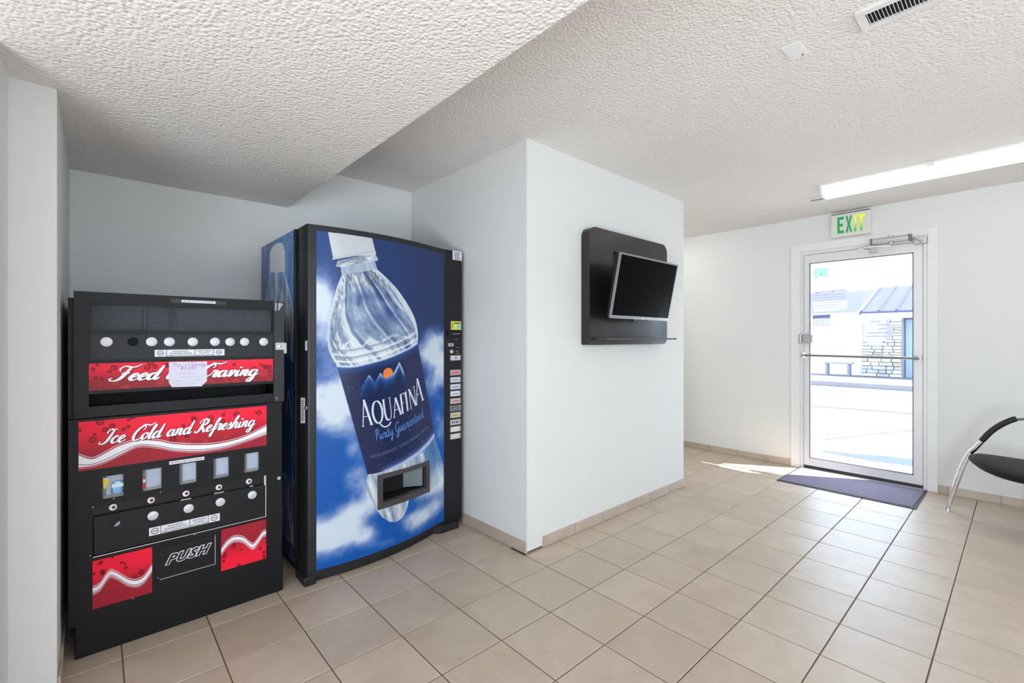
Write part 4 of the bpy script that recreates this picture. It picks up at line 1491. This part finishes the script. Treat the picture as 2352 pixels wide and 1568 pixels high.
# ---- the printed front: sky, bottle, label
CAP = [(.888, 1.801), (1.1215, 1.812), (1.136, 1.757), (1.148, 1.723), (1.138, 1.708), (1.03, 1.695), (.909, 1.661), (.912, 1.677), (.904, 1.715)]
COL = [(.925, 1.629), (.936, 1.658), (1.03, 1.69), (1.143, 1.716), (1.160, 1.695), (1.155, 1.684), (1.05, 1.655), (.961, 1.628)]
NECK = [(.957, 1.583), (.950, 1.632), (1.04, 1.662), (1.138, 1.685), (1.156, 1.633), (1.05, 1.60)]
BODY = catmull([(.957, 1.585), (.932, 1.521), (.909, 1.426), (.890, 1.352), (.886, 1.245), (.897, 1.176), (.932, 1.109)], 4) + \
    [(.935, 1.095), (1.012, 1.09), (1.117, 1.107), (1.235, 1.135), (1.368, 1.181), (1.433, 1.21)] + \
    catmull([(1.437, 1.230), (1.440, 1.284), (1.416, 1.368), (1.361, 1.450), (1.286, 1.533), (1.216, 1.591), (1.154, 1.635)], 4)
LAB_TOP = catmull([(.930, 1.112), (1.012, 1.106), (1.117, 1.123), (1.235, 1.151), (1.368, 1.197), (1.437, 1.229)], 5)
LAB_BOT = catmull([(1.097, .509), (1.20, .506), (1.324, .520), (1.449, .548), (1.53, .583), (1.592, .626)], 5)
LABEL_P = LAB_TOP + LAB_BOT[::-1]
FOOT = [(1.097, .512), (1.2, .508), (1.324, .52), (1.449, .548), (1.592, .626), (1.635, .53), (1.668, .43), (1.64, .335), (1.56, .305), (1.48, .34), (1.40, .345), (1.37, .30), (1.352, .245), (1.323, .208), (1.279, .198), (1.232, .213), (1.186, .253), (1.148, .308), (1.105, .40), (1.092, .47)]
AX = np.array((-.265, .964))
AC = np.array((.964, .265))


def sky(U, V):
    n1 = fbm(U, V, 4.5, 3)
    n2 = fbm(U + 3, V * 1.3, 9.0, 9)
    n3 = fbm(U * 1.2 - .5 * V, V, 16.0, 15, 4)
    deep = np.array((.09, .21, .42))
    c = np.zeros(U.shape + (3,))
    c[:] = deep
    tl = sstep(1.5, .6, V)
    c = mixc(c, (.0, .32, .65), np.clip(tl, 0, 1))
    c = mixc(c, (.16, .31, .55), sstep(1.1, .83, U) * sstep(1.4, 1.8, V) * .8)
    c = mixc(c, (.13, .20, .37), sstep(1.2, 1.5, U) * sstep(1.1, 1.5, V) * .9)

    def blob(x, z, rx, rz, s=1.0):
        return s * np.exp(-((U - x) / rx) ** 2 - ((V - z) / rz) ** 2)
    m = (blob(.84, 1.43, .085, .17, 1.2) + blob(.90, 1.28, .07, .14, .5) + blob(.86, .96, .16, .13, 1.25) + blob(.97, .84, .13, .09, .9) + blob(1.0, 1.02, .08, .1, .5) +
         blob(.89, .23, .17, .09, 1.35) + blob(1.03, .33, .16, .06, .8) + blob(1.12, .40, .08, .06, .6) + blob(1.03, .5, .08, .1, .45) + blob(1.03, .66, .06, .06, .35) + blob(.86, .55, .06, .05, .25) + blob(1.06, .18, .1, .05, .5) +
         blob(1.60, 1.25, .12, .07, .95) + blob(1.53, 1.14, .12, .06, .8) + blob(1.66, 1.08, .1, .12, .75) + blob(1.60, .96, .12, .08, .55) + blob(1.66, .72, .08, .12, .6) +
         blob(1.62, .36, .14, .10, 1.1) + blob(1.50, .31, .1, .05, .5) + blob(1.45, .16, .13, .06, 1.0) + blob(1.58, .2, .1, .06, .6) + blob(1.28, .10, .08, .03, .5) + blob(1.15, .11, .06, .03, .4))
    m = m * (.45 + 1.15 * n1) + (n2 - .5) * .9 * sstep(.02, .4, m) + (n3 - .5) * .4 * sstep(.02, .5, m)
    lav = sstep(.08, .6, m)
    wht = sstep(.4, 1.2, m)
    c = mixc(c, (.44, .52, .74), lav * .85)
    c = mixc(c, (.80, .85, .89), wht)
    return c


def front_colors(U, V):
    c = sky(U, V)
    s = (U - 1.18) * AC[0] + (V - 1.16) * AC[1]     # across the bottle
    a = (U - 1.18) * AX[0] + (V - 1.16) * AX[1]     # along the bottle, up
    n = fbm(s * 1.5 + .3 * a, a, 22, 21)
    flute = fbm(s * 5 + a * 2.4, a * .9, 5.5, 27, 4)
    fine = fbm(s * 3, a, 45, 33, 3)
    # neck and shoulder: clear plastic over blue sky
    k = inpoly(U, V, NECK)
    gl_ = .45 + .45 * (fbm(s * 6, a * .6, 14, 41, 3) - .3)
    c = np.where(k[..., None], mixc(np.zeros_like(c) + np.array((.36, .44, .58)), (.86, .89, .91), np.clip(gl_ * 1.1, 0, 1)), c)
    b = inpoly(U, V, BODY)
    de = segdist(U, V, BODY[:len(BODY)])
    # twisted flutes: angle round the bottle, turned along its height
    def sa(p):
        return [((x - 1.18) * AC[0] + (z - 1.16) * AC[1], (x - 1.18) * AX[0] + (z - 1.16) * AX[1]) for x, z in p]
    Lf = sorted(sa([(.957, 1.585), (.932, 1.521), (.909, 1.426), (.890, 1.352), (.886, 1.245), (.897, 1.176), (.932, 1.109)]), key=lambda p: p[1])
    Rf = sorted(sa([(1.437, 1.230), (1.440, 1.284), (1.416, 1.368), (1.361, 1.450), (1.286, 1.533), (1.216, 1.591), (1.154, 1.635)]), key=lambda p: p[1])
    sl = np.interp(a, [p[1] for p in Lf], [p[0] for p in Lf])
    sr = np.interp(a, [p[1] for p in Rf], [p[0] for p in Rf])
    sn = np.clip((s - sl) / np.maximum(sr - sl, .02), 0, 1)
    th = np.arcsin(np.clip(2 * sn - 1, -1, 1))
    ph = th / PI * 5.2 + (a - .25) * 2.6 + .5 * np.sin(a * 9) * .35
    fi = np.floor(ph)
    fr = ph - fi
    rnd_ = np.sin(fi * 12.9898 + 4.1) * 43758.5453
    rnd_ = rnd_ - np.floor(rnd_)
    blot = fbm(fr * .55 + fi * 3.1, a * 1.0 + fi * 1.7, 6.5, 91, 4)
    wob = fbm(s, a, 30, 97, 3)
    t = np.clip(.08 + .30 * rnd_ + 1.5 * (blot - .33) + .35 * (wob - .5) + .25 * np.exp(-((sn - .12) / .12) ** 2) + .3 * np.exp(-((sn - .93) / .1) ** 2), 0, 1)
    body = np.zeros_like(c) + np.array((.20, .30, .50))
    body = mixc(body, (.52, .60, .71), sstep(.15, .5, t))
    body = mixc(body, (.84, .87, .88), sstep(.48, .95, t))
    gry = sstep(1.50, 1.58, V) + np.exp(-((sn - .06) / .10) ** 2) * .9
    body = mixc(body, (.34, .39, .44), np.clip(gry, 0, 1) * np.clip(-.1 + 2.2 * (fine - .3), 0, 1))
    edge = np.minimum(fr, 1 - fr)
    body = mixc(body, (.30, .37, .48), np.exp(-((fr - .14) / .07) ** 2) * .5)
    body = mixc(body, (.90, .92, .93), (1 - sstep(.01, .075, edge)) * np.clip(.25 + 1.3 * (wob - .25), 0, .85))
    for ln, w, kk in ((catmull([(1.19, 1.235), (1.25, 1.268), (1.32, 1.262), (1.40, 1.255)], 5), .009, .7), (catmull([(.95, 1.19), (1.0, 1.235), (1.05, 1.19), (1.11, 1.245), (1.17, 1.21), (1.2, 1.25)], 5), .007, .65), (catmull([(1.0, 1.155), (1.1, 1.17), (1.2, 1.205), (1.3, 1.23)], 5), .006, .5)):
        body = mixc(body, (.90, .92, .93), (1 - sstep(w * .3, w * 1.3, segdist(U, V, ln))) * kk)
    body = mixc(body, (.15, .26, .48), .6 * np.exp(-((sn - .66) / .16) ** 2 - ((a - .18) / .10) ** 2) + .45 * np.exp(-((sn - .45) / .2) ** 2 - ((a - .335) / .03) ** 2))
    # rib at the waist
    for off, w, col_, kk in ((.022, .006, (.90, .92, .93), .8), (.045, .005, (.45, .52, .62), .6), (.06, .006, (.88, .90, .92), .7), (.085, .006, (.40, .48, .60), .5)):
        ln = [(x + off * AX[0], y + off * AX[1]) for x, y in LAB_TOP]
        body = mixc(body, col_, (1 - sstep(w * .5, w * 1.4, segdist(U, V, ln))) * kk)
    body = mixc(body, (.85, .88, .90), (1 - sstep(.004, .022, de)) * .75)
    c = np.where(b[..., None], body, c)
    # collar and cap
    k = inpoly(U, V, COL)
    c = np.where(k[..., None], mixc(np.zeros_like(c) + np.array((.42, .48, .54)), (.88, .9, .92), np.clip(fbm(s * 2, a * 8, 14, 51, 3) * 1.5 - .3, 0, 1)), c)
    k = inpoly(U, V, CAP)
    ac = np.clip((s + .29) / .24, 0, 1)
    capc = mixc(np.zeros_like(c) + np.array((.70, .73, .74)), (.80, .82, .83), sstep(0, .5, ac))
    capc = mixc(capc, (.76, .78, .80), sstep(.75, 1, ac))
    capc = mixc(capc, (.66, .69, .71), (1 - sstep(.003, .008, abs(segdist(U, V, [(.91, 1.672), (1.03, 1.70), (1.145, 1.735)])))) * .4)
    c = np.where(k[..., None], capc, c)
    # foot of the bottle
    k = inpoly(U, V, FOOT)
    ft = np.clip(fbm(s * 4, a, 9, 61) * 1.9 - .45, 0, 1)
    fcol = mixc(np.zeros_like(c) + np.array((.45, .53, .64)), (.86, .89, .89), ft)
    fcol = mixc(fcol, c, np.zeros(U.shape)) if False else fcol
    fcol = np.where((U > 1.5)[..., None], fcol * .55 + c * .45, fcol)
    c = np.where(k[..., None], fcol, c)
    # label
    k = inpoly(U, V, LABEL_P)
    lc = np.zeros_like(c) + np.array((.125, .16, .31))
    lc = mixc(lc, (.03, .10, .28), (1 - sstep(.05, .17, abs(s + .02))) * .8)
    mount = [(1.055, .90), (1.062, .989), (1.106, 1.054), (1.142, 1.010), (1.174, 1.062), (1.21, 1.023), (1.263, 1.057), (1.299, 1.117), (1.333, 1.052), (1.335, .93), (1.2, .89)]
    mk = inpoly(U, V, mount)
    ridge = np.interp(U, [p[0] for p in mount[1:9]], [p[1] for p in mount[1:9]])
    lc = mixc(lc, (.02, .11, .29), mk * 1.0)
    lc = mixc(lc, (.08, .30, .56), mk * (1 - sstep(.0, .085, ridge - V)))
    lc = mixc(lc, (.66, .78, .90), mk * (1 - sstep(.0, .04, ridge - V)) * sstep(1.0, 1.07, V))
    sd_ = np.hypot(U - 1.224, (V - 1.054) * 1.0)
    sunk = (sd_ < .0315) & ~(mk) & (V > 1.0)
    sunk |= (sd_ < .0315) & (V > 1.024 + abs(U - 1.211) * .55)
    lc = mixc(lc, (.92, .50, .20), sunk * 1.0)
    dt = segdist(U, V, LAB_TOP)
    lc = mixc(lc, (.12, .30, .56), (1 - sstep(.01, .06, dt)) * .8)
    lc = mixc(lc, (.83, .87, .92), 1 - sstep(.002, .016, dt))
    db = segdist(U, V, [(1.2, .498), (1.324, .522), (1.449, .56), (1.53, .60), (1.60, .65)])
    lc = mixc(lc, (.30, .40, .62), (1 - sstep(.01, .05, db)) * .8)
    lc = mixc(lc, (.72, .76, .88), 1 - sstep(.004, .02, db))
    drops = sstep(.90, .96, fbm(U, V, 95, 71, 1))
    lc = mixc(lc, (.36, .45, .62), drops * .6)
    c = np.where(k[..., None], lc, c)
    return c


post = paint_sheet('poster_panel', .832, 1.672, .068, 1.803, 310, 640, front_colors, fw, .0015, PRINT, wm, (HX0, HX1, HZ0, HZ1))


# lettering of the label follows the wrapped rows of the bottle
def lab_pt(o, e, sag):
    """point on a baseline that starts at o, ends at e and sags below the chord"""
    def f(k):
        return (o[0] + (e[0] - o[0]) * k, o[1] + (e[1] - o[1]) * k - sag * 4 * k * (1 - k))
    return f


BASE = lab_pt((1.066, .774), (1.482, .874), .022)
TOPL = catmull([(1.049, .938), (1.075, .93), (1.10, .905), (1.159, .897), (1.215, .905), (1.258, .901), (1.274, .917), (1.313, .928), (1.355, .947), (1.391, .963), (1.405, .99), (1.417, 1.023)], 4)
SERIF = {
    'A': (1.0, 0, [([(.5, 1.0), (.08, 0)], .07), ([(.5, 1.0), (.92, 0)], .17), ([(.24, .36), (.76, .36)], .05), ([(-.02, .01), (.22, .01)], .04), ([(.74, .01), (1.1, .01)], .04)]),
    'Q': (1.05, 0, [([(.5 + .46 * math.sin(q), .5 + .5 * math.cos(q)) for q in [2 * PI * i / 24 for i in range(25)]], 'o'), ([(.5, .04), (.75, -.16), (1.1, -.26), (1.5, -.22), (1.65, -.12)], .1)]),
    'U': (.95, 0, [([(.15, 1), (.15, .35), (.28, .06), (.52, 0), (.75, .08), (.85, .35), (.85, 1)], 'u'), ([(0, .99), (.3, .99)], .04), ([(.72, .99), (.98, .99)], .04)]),
    'F': (.72, 0, [([(.22, 1), (.22, 0)], .16), ([(.05, .985), (.85, .985)], .06), ([(.85, .99), (.87, .84)], .05), ([(.22, .53), (.68, .53)], .05), ([(.05, .01), (.42, .01)], .04)]),
    'I': (.42, 0, [([(.22, 1), (.22, 0)], .16), ([(.04, .99), (.4, .99)], .04), ([(.04, .01), (.4, .01)], .04)]),
    'N': (1.0, 0, [([(.14, 1), (.14, 0)], .06), ([(.12, 1), (.88, 0)], .17), ([(.88, 1), (.88, 0)], .06), ([(0, .99), (.2, .99)], .04), ([(.74, .99), (1.0, .99)], .04), ([(.02, .01), (.28, .01)], .04)]),
}
mb = MB()
# (letter, left k, right k on the baseline, height)
spec = [('A', 0.0, .145, .150), ('Q', .165, .315, .128), ('U', .325, .46, .126), ('A', .462, .60, .112), ('F', .60, .69, .118), ('I', .695, .745, .118), ('N', .75, .875, .122), ('A', .86, 1.01, .155)]
kz = 0
for ch, k0, k1, hgt in spec:
    for pts, wd in SERIF[ch][2]:
        pts = catmull(pts, 4) if len(pts) > 3 else pts
        nP = len(pts)
        q = []
        for i, (x, y) in enumerate(pts):
            a_, b_ = pts[max(i - 1, 0)], pts[min(i + 1, nP - 1)]
            dx, dy = (b_[0] - a_[0]) * (k1 - k0) * .43, (b_[1] - a_[1]) * hgt
            L_ = math.hypot(dx, dy) or 1e-6
            if wd == 'o':
                w = .0035 + .0085 * abs(dy / L_)
            elif wd == 'u':
                w = (.011 if x < .4 else .0045) if abs(dy / L_) > .5 else .007
            else:
                w = wd * .074
            nx_, ny_ = -dy / L_ * w / 2, dx / L_ * w / 2
            k = k0 + (k1 - k0) * x
            bx, bz = BASE(k)
            px = bx + AX[0] * hgt * y * .55
            pz = bz + AX[1] * hgt * y
            q.append(((px + nx_, pz + ny_), (px - nx_, pz - ny_)))
        kz += 1
        vs = []
        for l, r in q:
            vs += [fw(l[0], l[1], .0024 + kz * .00002), fw(r[0], r[1], .0024 + kz * .00002)]
        mb.add(vs, [(2 * i, 2 * i + 1, 2 * i + 3, 2 * i + 2) for i in range(nP - 1)])
mb.build('brand_lettering', mat('pale_label_print', rgb(214, 222, 236), .35), post)


def curved_script(s, base, xh, thin, thick, m, name, space=.6):
    st, w = script_strokes(s, .1, space)
    strips = ribbons(st, thin, thick)

    def tr(x, y):
        bx, bz = base(x / w)
        return (bx + AX[0] * y * xh, bz + AX[1] * y * xh)
    return ribbon_mesh(name, strips, fw, .0024, m, post, tr)


LB = mat('light_blue_print', rgb(80, 124, 190), .4)
curved_script('Purity Guaranteed', lab_pt((1.148, .688), (1.49, .772), .012), .030, .18, .24, LB, 'slogan_lettering')
vs, fs = text_geo('NON-CARBONATED - PURIFIED DRINKING WATER', 1.0, .0, 0, extrude=.3)
av = np.array(vs)
wd = av[:, 0].max()
bs = lab_pt((1.118, .594), (1.53, .697), .022)
MB().add([fw(bs(x / wd)[0] + AX[0] * y * .026, bs(x / wd)[1] + AX[1] * y * .026, .0024 + z * .0004) for x, y, z in av], fs).build('small_lettering', mat('slate_print', rgb(92, 108, 150), .4), post)

# delivery slot
SLF = mat('grey_slot_frame', rgb(66, 62, 62), .45)
ox0, ox1, oz0, oz1, ix0, ix1, iz0, iz1 = 1.156, 1.534, .303, .494, 1.184, 1.503, .338, .470
mb = MB()
for a, b, c, d in ((ox0, ix0, oz0, oz1), (ix1, ox1, oz0, oz1), (ix0, ix1, oz0, iz0), (ix0, ix1, iz1, oz1)):
    n = 4 if b - a > .1 else 1
    for k in range(n):
        p, q = a + (b - a) * k / n, a + (b - a) * (k + 1) / n
        mb.hexa([fw(p, c, -.02), fw(q, c, -.02), fw(q, c, .014), fw(p, c, .014), fw(p, d, -.02), fw(q, d, -.02), fw(q, d, .014), fw(p, d, .014)])
slot = mb.build('delivery_slot', SLF, wm)
mb = MB()
yb = 2.565
mb.add([(ix0 - .01, Yf(ix0), iz0 - .01), (ix1 + .01, Yf(ix1), iz0 - .01), (ix1 + .01, Yf(ix1), iz1 + .01), (ix0 - .01, Yf(ix0), iz1 + .01), (ix0 - .01, yb, iz0 - .01), (ix1 + .01, yb, iz0 - .01), (ix1 + .01, yb, iz1 + .01), (ix0 - .01, yb, iz1 + .01)],
       [(4, 5, 6, 7), (0, 4, 7, 3), (1, 2, 6, 5), (0, 1, 5, 4), (3, 7, 6, 2)])
mb.build('slot_tray', DARK, slot)
MB().add([(1.40, 2.556, iz0), (ix1, 2.50, iz0), (ix1, 2.50, iz1), (1.40, 2.556, iz1)], [(0, 1, 2, 3)]).build('slot_flap', mat('grey_flap', rgb(120, 130, 134), .3), slot)

# selection panel
SP = 2.522
fp = front_at(SP)
sp = plate('selection_panel', mat('dark_selection_panel', rgb(22, 22, 25), .4, spec=.35), [R2(1.69, 1.814, .06, 1.825)], fp, 0, .0025, wm, .0015)
cols = [rgb(205, 150, 145), rgb(215, 216, 222), rgb(212, 214, 222), rgb(222, 221, 226), rgb(208, 178, 172), rgb(96, 98, 96), rgb(212, 196, 150), rgb(210, 208, 206), rgb(222, 216, 200), rgb(216, 208, 190)]
prt = [rgb(185, 90, 85), rgb(150, 160, 190), rgb(140, 140, 175), rgb(160, 160, 180), rgb(190, 110, 110), rgb(130, 134, 130), rgb(170, 150, 90), rgb(60, 60, 60), None, None]
z1s = [1.048, 1.0, .954, .909, .860, .812, .767, .720, .674, .627]
for k in range(10):
    z1 = z1s[k] - .002
    z0 = z1 - .037
    q = plate('selection_button', mat('button_case', rgb(150, 150, 155), .35), [round_rect(1.721, 1.806, z0, z1, .003, 3)], fp, .0025, .007, wm, .001)
    plate('button_insert', mat('insert_%d' % k, cols[k], .4), [R2(1.726, 1.794, z0 + .004, z1 - .004)], fp, .007, .0078, q)
    if prt[k]:
        mb = MB()
        if k == 7:
            for i in range(4):
                a = 1.732 + i * .015
                mb.prism([(a, z0 + .008), (a + .008, z0 + .008 + .004 * (i % 2)), (a + .012, z1 - .01), (a + .004, z1 - .008)], fp, .0079, .0083)
        else:
            mb.prism([(1.735, z0 + .012), (1.785, z0 + .014), (1.787, z1 - .014), (1.737, z1 - .016)], fp, .0079, .0083)
        mb.build('button_print', mat('button_print_%d' % k, prt[k], .5), q)
dp = plate('price_display', mat('display_grey', rgb(196, 200, 206), .3), [R2(1.724, 1.805, 1.108, 1.14)], fp, .0025, .005, wm)
text_on('digits', '0', INK, fp, 1.76, 1.772, 1.115, 1.134, .0053, dp, .02)
yl = plate('yellow_decal', mat('yellow_decal', rgb(224, 214, 70), .4), [R2(1.729, 1.81, 1.31, 1.366)], fp, .0025, .0035, wm)
mb = MB().prism(R2(1.776, 1.806, 1.314, 1.345), fp, .0037, .004)
mb.build('cyan_patch', mat('cyan_print', rgb(120, 200, 205), .5), yl)
mb = MB()
mb.prism(R2(1.738, 1.743, 1.318, 1.358), fp, .0041, .0044)
for i in range(4):
    mb.prism(R2(1.754 + i * .013, 1.763 + i * .013, 1.348, 1.359), fp, .0041, .0044)
mb.build('decal_marks', INK, yl)
bv = plate('bill_slot', BLACK2, [round_rect(1.700, 1.806, 1.262, 1.304, .008, 3)], fp, .0025, .016, wm, .003)
box('bill_mouth', mat('pale_slit', rgb(130, 135, 140), .4), 1.735, 1.79, SP - .0185, SP - .016, 1.281, 1.286, bv)
MB().disc(fp(1.734, 1.166, .0025), (0, -1, 0), .0135, .005).build('coin_return', STEEL, wm, 0, True)
cs_ = plate('coin_entry', STEEL, [round_rect(1.703, 1.745, 1.2, 1.222, .006, 3)], fp, .0025, .01, wm, .002)
box('coin_mouth', INK, 1.722, 1.726, SP - .0115, SP - .01, 1.203, 1.219, cs_)
plate('red_legend', mat('red_legend', rgb(150, 50, 52), .5), [R2(1.765, 1.792, 1.162, 1.172), R2(1.76, 1.78, 1.284, 1.288)], fp, .0025, .0032, wm)
plate('grey_legend', mat('grey_legend', rgb(120, 122, 128), .5), [R2(1.77, 1.8, 1.19, 1.194), R2(1.765, 1.80, 1.15, 1.154), R2(1.75, 1.79, 1.246, 1.249)], fp, .0025, .0032, wm)
MB().disc(fp(1.775, .478, .0025), (0, -1, 0), .018, .004).build('door_lock', BLACK2, wm, 0, True)
st_ = plate('warning_sticker', LABEL, [R2(1.742, 1.815, 1.772, 1.832)], fp, .003, .0036, wm)
mb = MB()
for k in range(5):
    z = 1.822 - k * .0105
    mb.prism(R2(1.752 + .003 * (k % 2), 1.804 - .004 * (k % 3), z - .003, z + .0015), fp, .004, .0043)
mb.build('print', INK, st_)

# side of the cabinet
fsx_ = side_at(.777)


def side_colors(U, V):
    n = fbm(U * 3, V * .8, 9, 81)
    n2 = fbm(U * 4, V * 1.6, 6, 87, 5)
    c = np.zeros(U.shape + (3,)) + np.array((.05, .38, .66))
    c = mixc(c, (.20, .32, .55), sstep(2.8, 3.15, U) * .9)
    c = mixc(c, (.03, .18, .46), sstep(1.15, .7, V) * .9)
    c = mixc(c, (.55, .64, .78), sstep(.45, .8, n) * .55)
    bott = [(3.047, 1.655), (2.747, 1.622), (2.70, 1.56), (2.62, 1.45), (2.56, 1.32), (2.55, 1.12), (2.56, .15), (3.22, .15), (3.22, 1.3), (3.15, 1.5)]
    k = inpoly(U, V, bott)
    bc = mixc(np.zeros_like(c) + np.array((.30, .42, .62)), (.74, .80, .86), sstep(.36, .72, n2))
    bc = mixc(bc, (.78, .84, .89), (1 - sstep(.01, .05, segdist(U, V, bott[1:6]))) * .6)
    c = np.where(k[..., None], bc, c)
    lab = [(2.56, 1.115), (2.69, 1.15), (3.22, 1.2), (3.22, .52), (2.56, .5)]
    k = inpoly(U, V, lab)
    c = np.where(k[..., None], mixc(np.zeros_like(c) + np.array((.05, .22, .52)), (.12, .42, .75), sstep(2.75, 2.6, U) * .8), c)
    c = mixc(c, (.62, .72, .84), (1 - sstep(.004, .02, abs(U - 2.60 - .012 * np.sin(V * 40)))) * sstep(1.1, .9, V) * n2)
    cap = [(3.047, 1.65), (3.047, 1.77), (3.0, 1.795), (2.907, 1.806), (2.82, 1.795), (2.776, 1.778), (2.747, 1.738), (2.747, 1.622)]
    k = inpoly(U, V, cap)
    c = np.where(k[..., None], np.zeros_like(c) + np.array((.78, .80, .82)), c)
    return c


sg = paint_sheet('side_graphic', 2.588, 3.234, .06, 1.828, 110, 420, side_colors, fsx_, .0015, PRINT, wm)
mb = MB()
for pts in ([(2.722, .815), (2.672, .978)], [(2.672, .978), (2.624, .83)], [(2.70, .875), (2.645, .88)]):
    (a, b), (c, d) = pts
    w = .011
    mb.add([fsx_(a - w / 2, b, .003), fsx_(a + w / 2, b, .003), fsx_(c + w / 2, d, .003), fsx_(c - w / 2, d, .003)], [(0, 1, 2, 3)])
mb.build('brand_initial', mat('pale_label_print', rgb(214, 222, 236)), wm)
lbx = MB().prism([(2.523, .81), (2.455, .82), (2.455, .949), (2.523, .944)], side_at(.79), .0005, .0015).build('serial_label', LABEL, door)
mb = MB()
for k in range(9):
    z = .83 + k * .012
    mb.prism([(2.51, z), (2.47, z + .001), (2.47, z + .005), (2.51, z + .004)], side_at(.79), .0017, .002)
mb.build('serial_print', INK, lbx)
MB().disc((.79, 2.436, .90), (-1, 0, 0), .012, .006, 14).build('side_lock', STEEL, door, 0, True)
box('hinge_knuckle', HASP, .784, .79, 2.425, 2.44, 1.19, 1.24, door)

for o in bpy.data.objects:
    if '_o' in o:
        del o['_o']
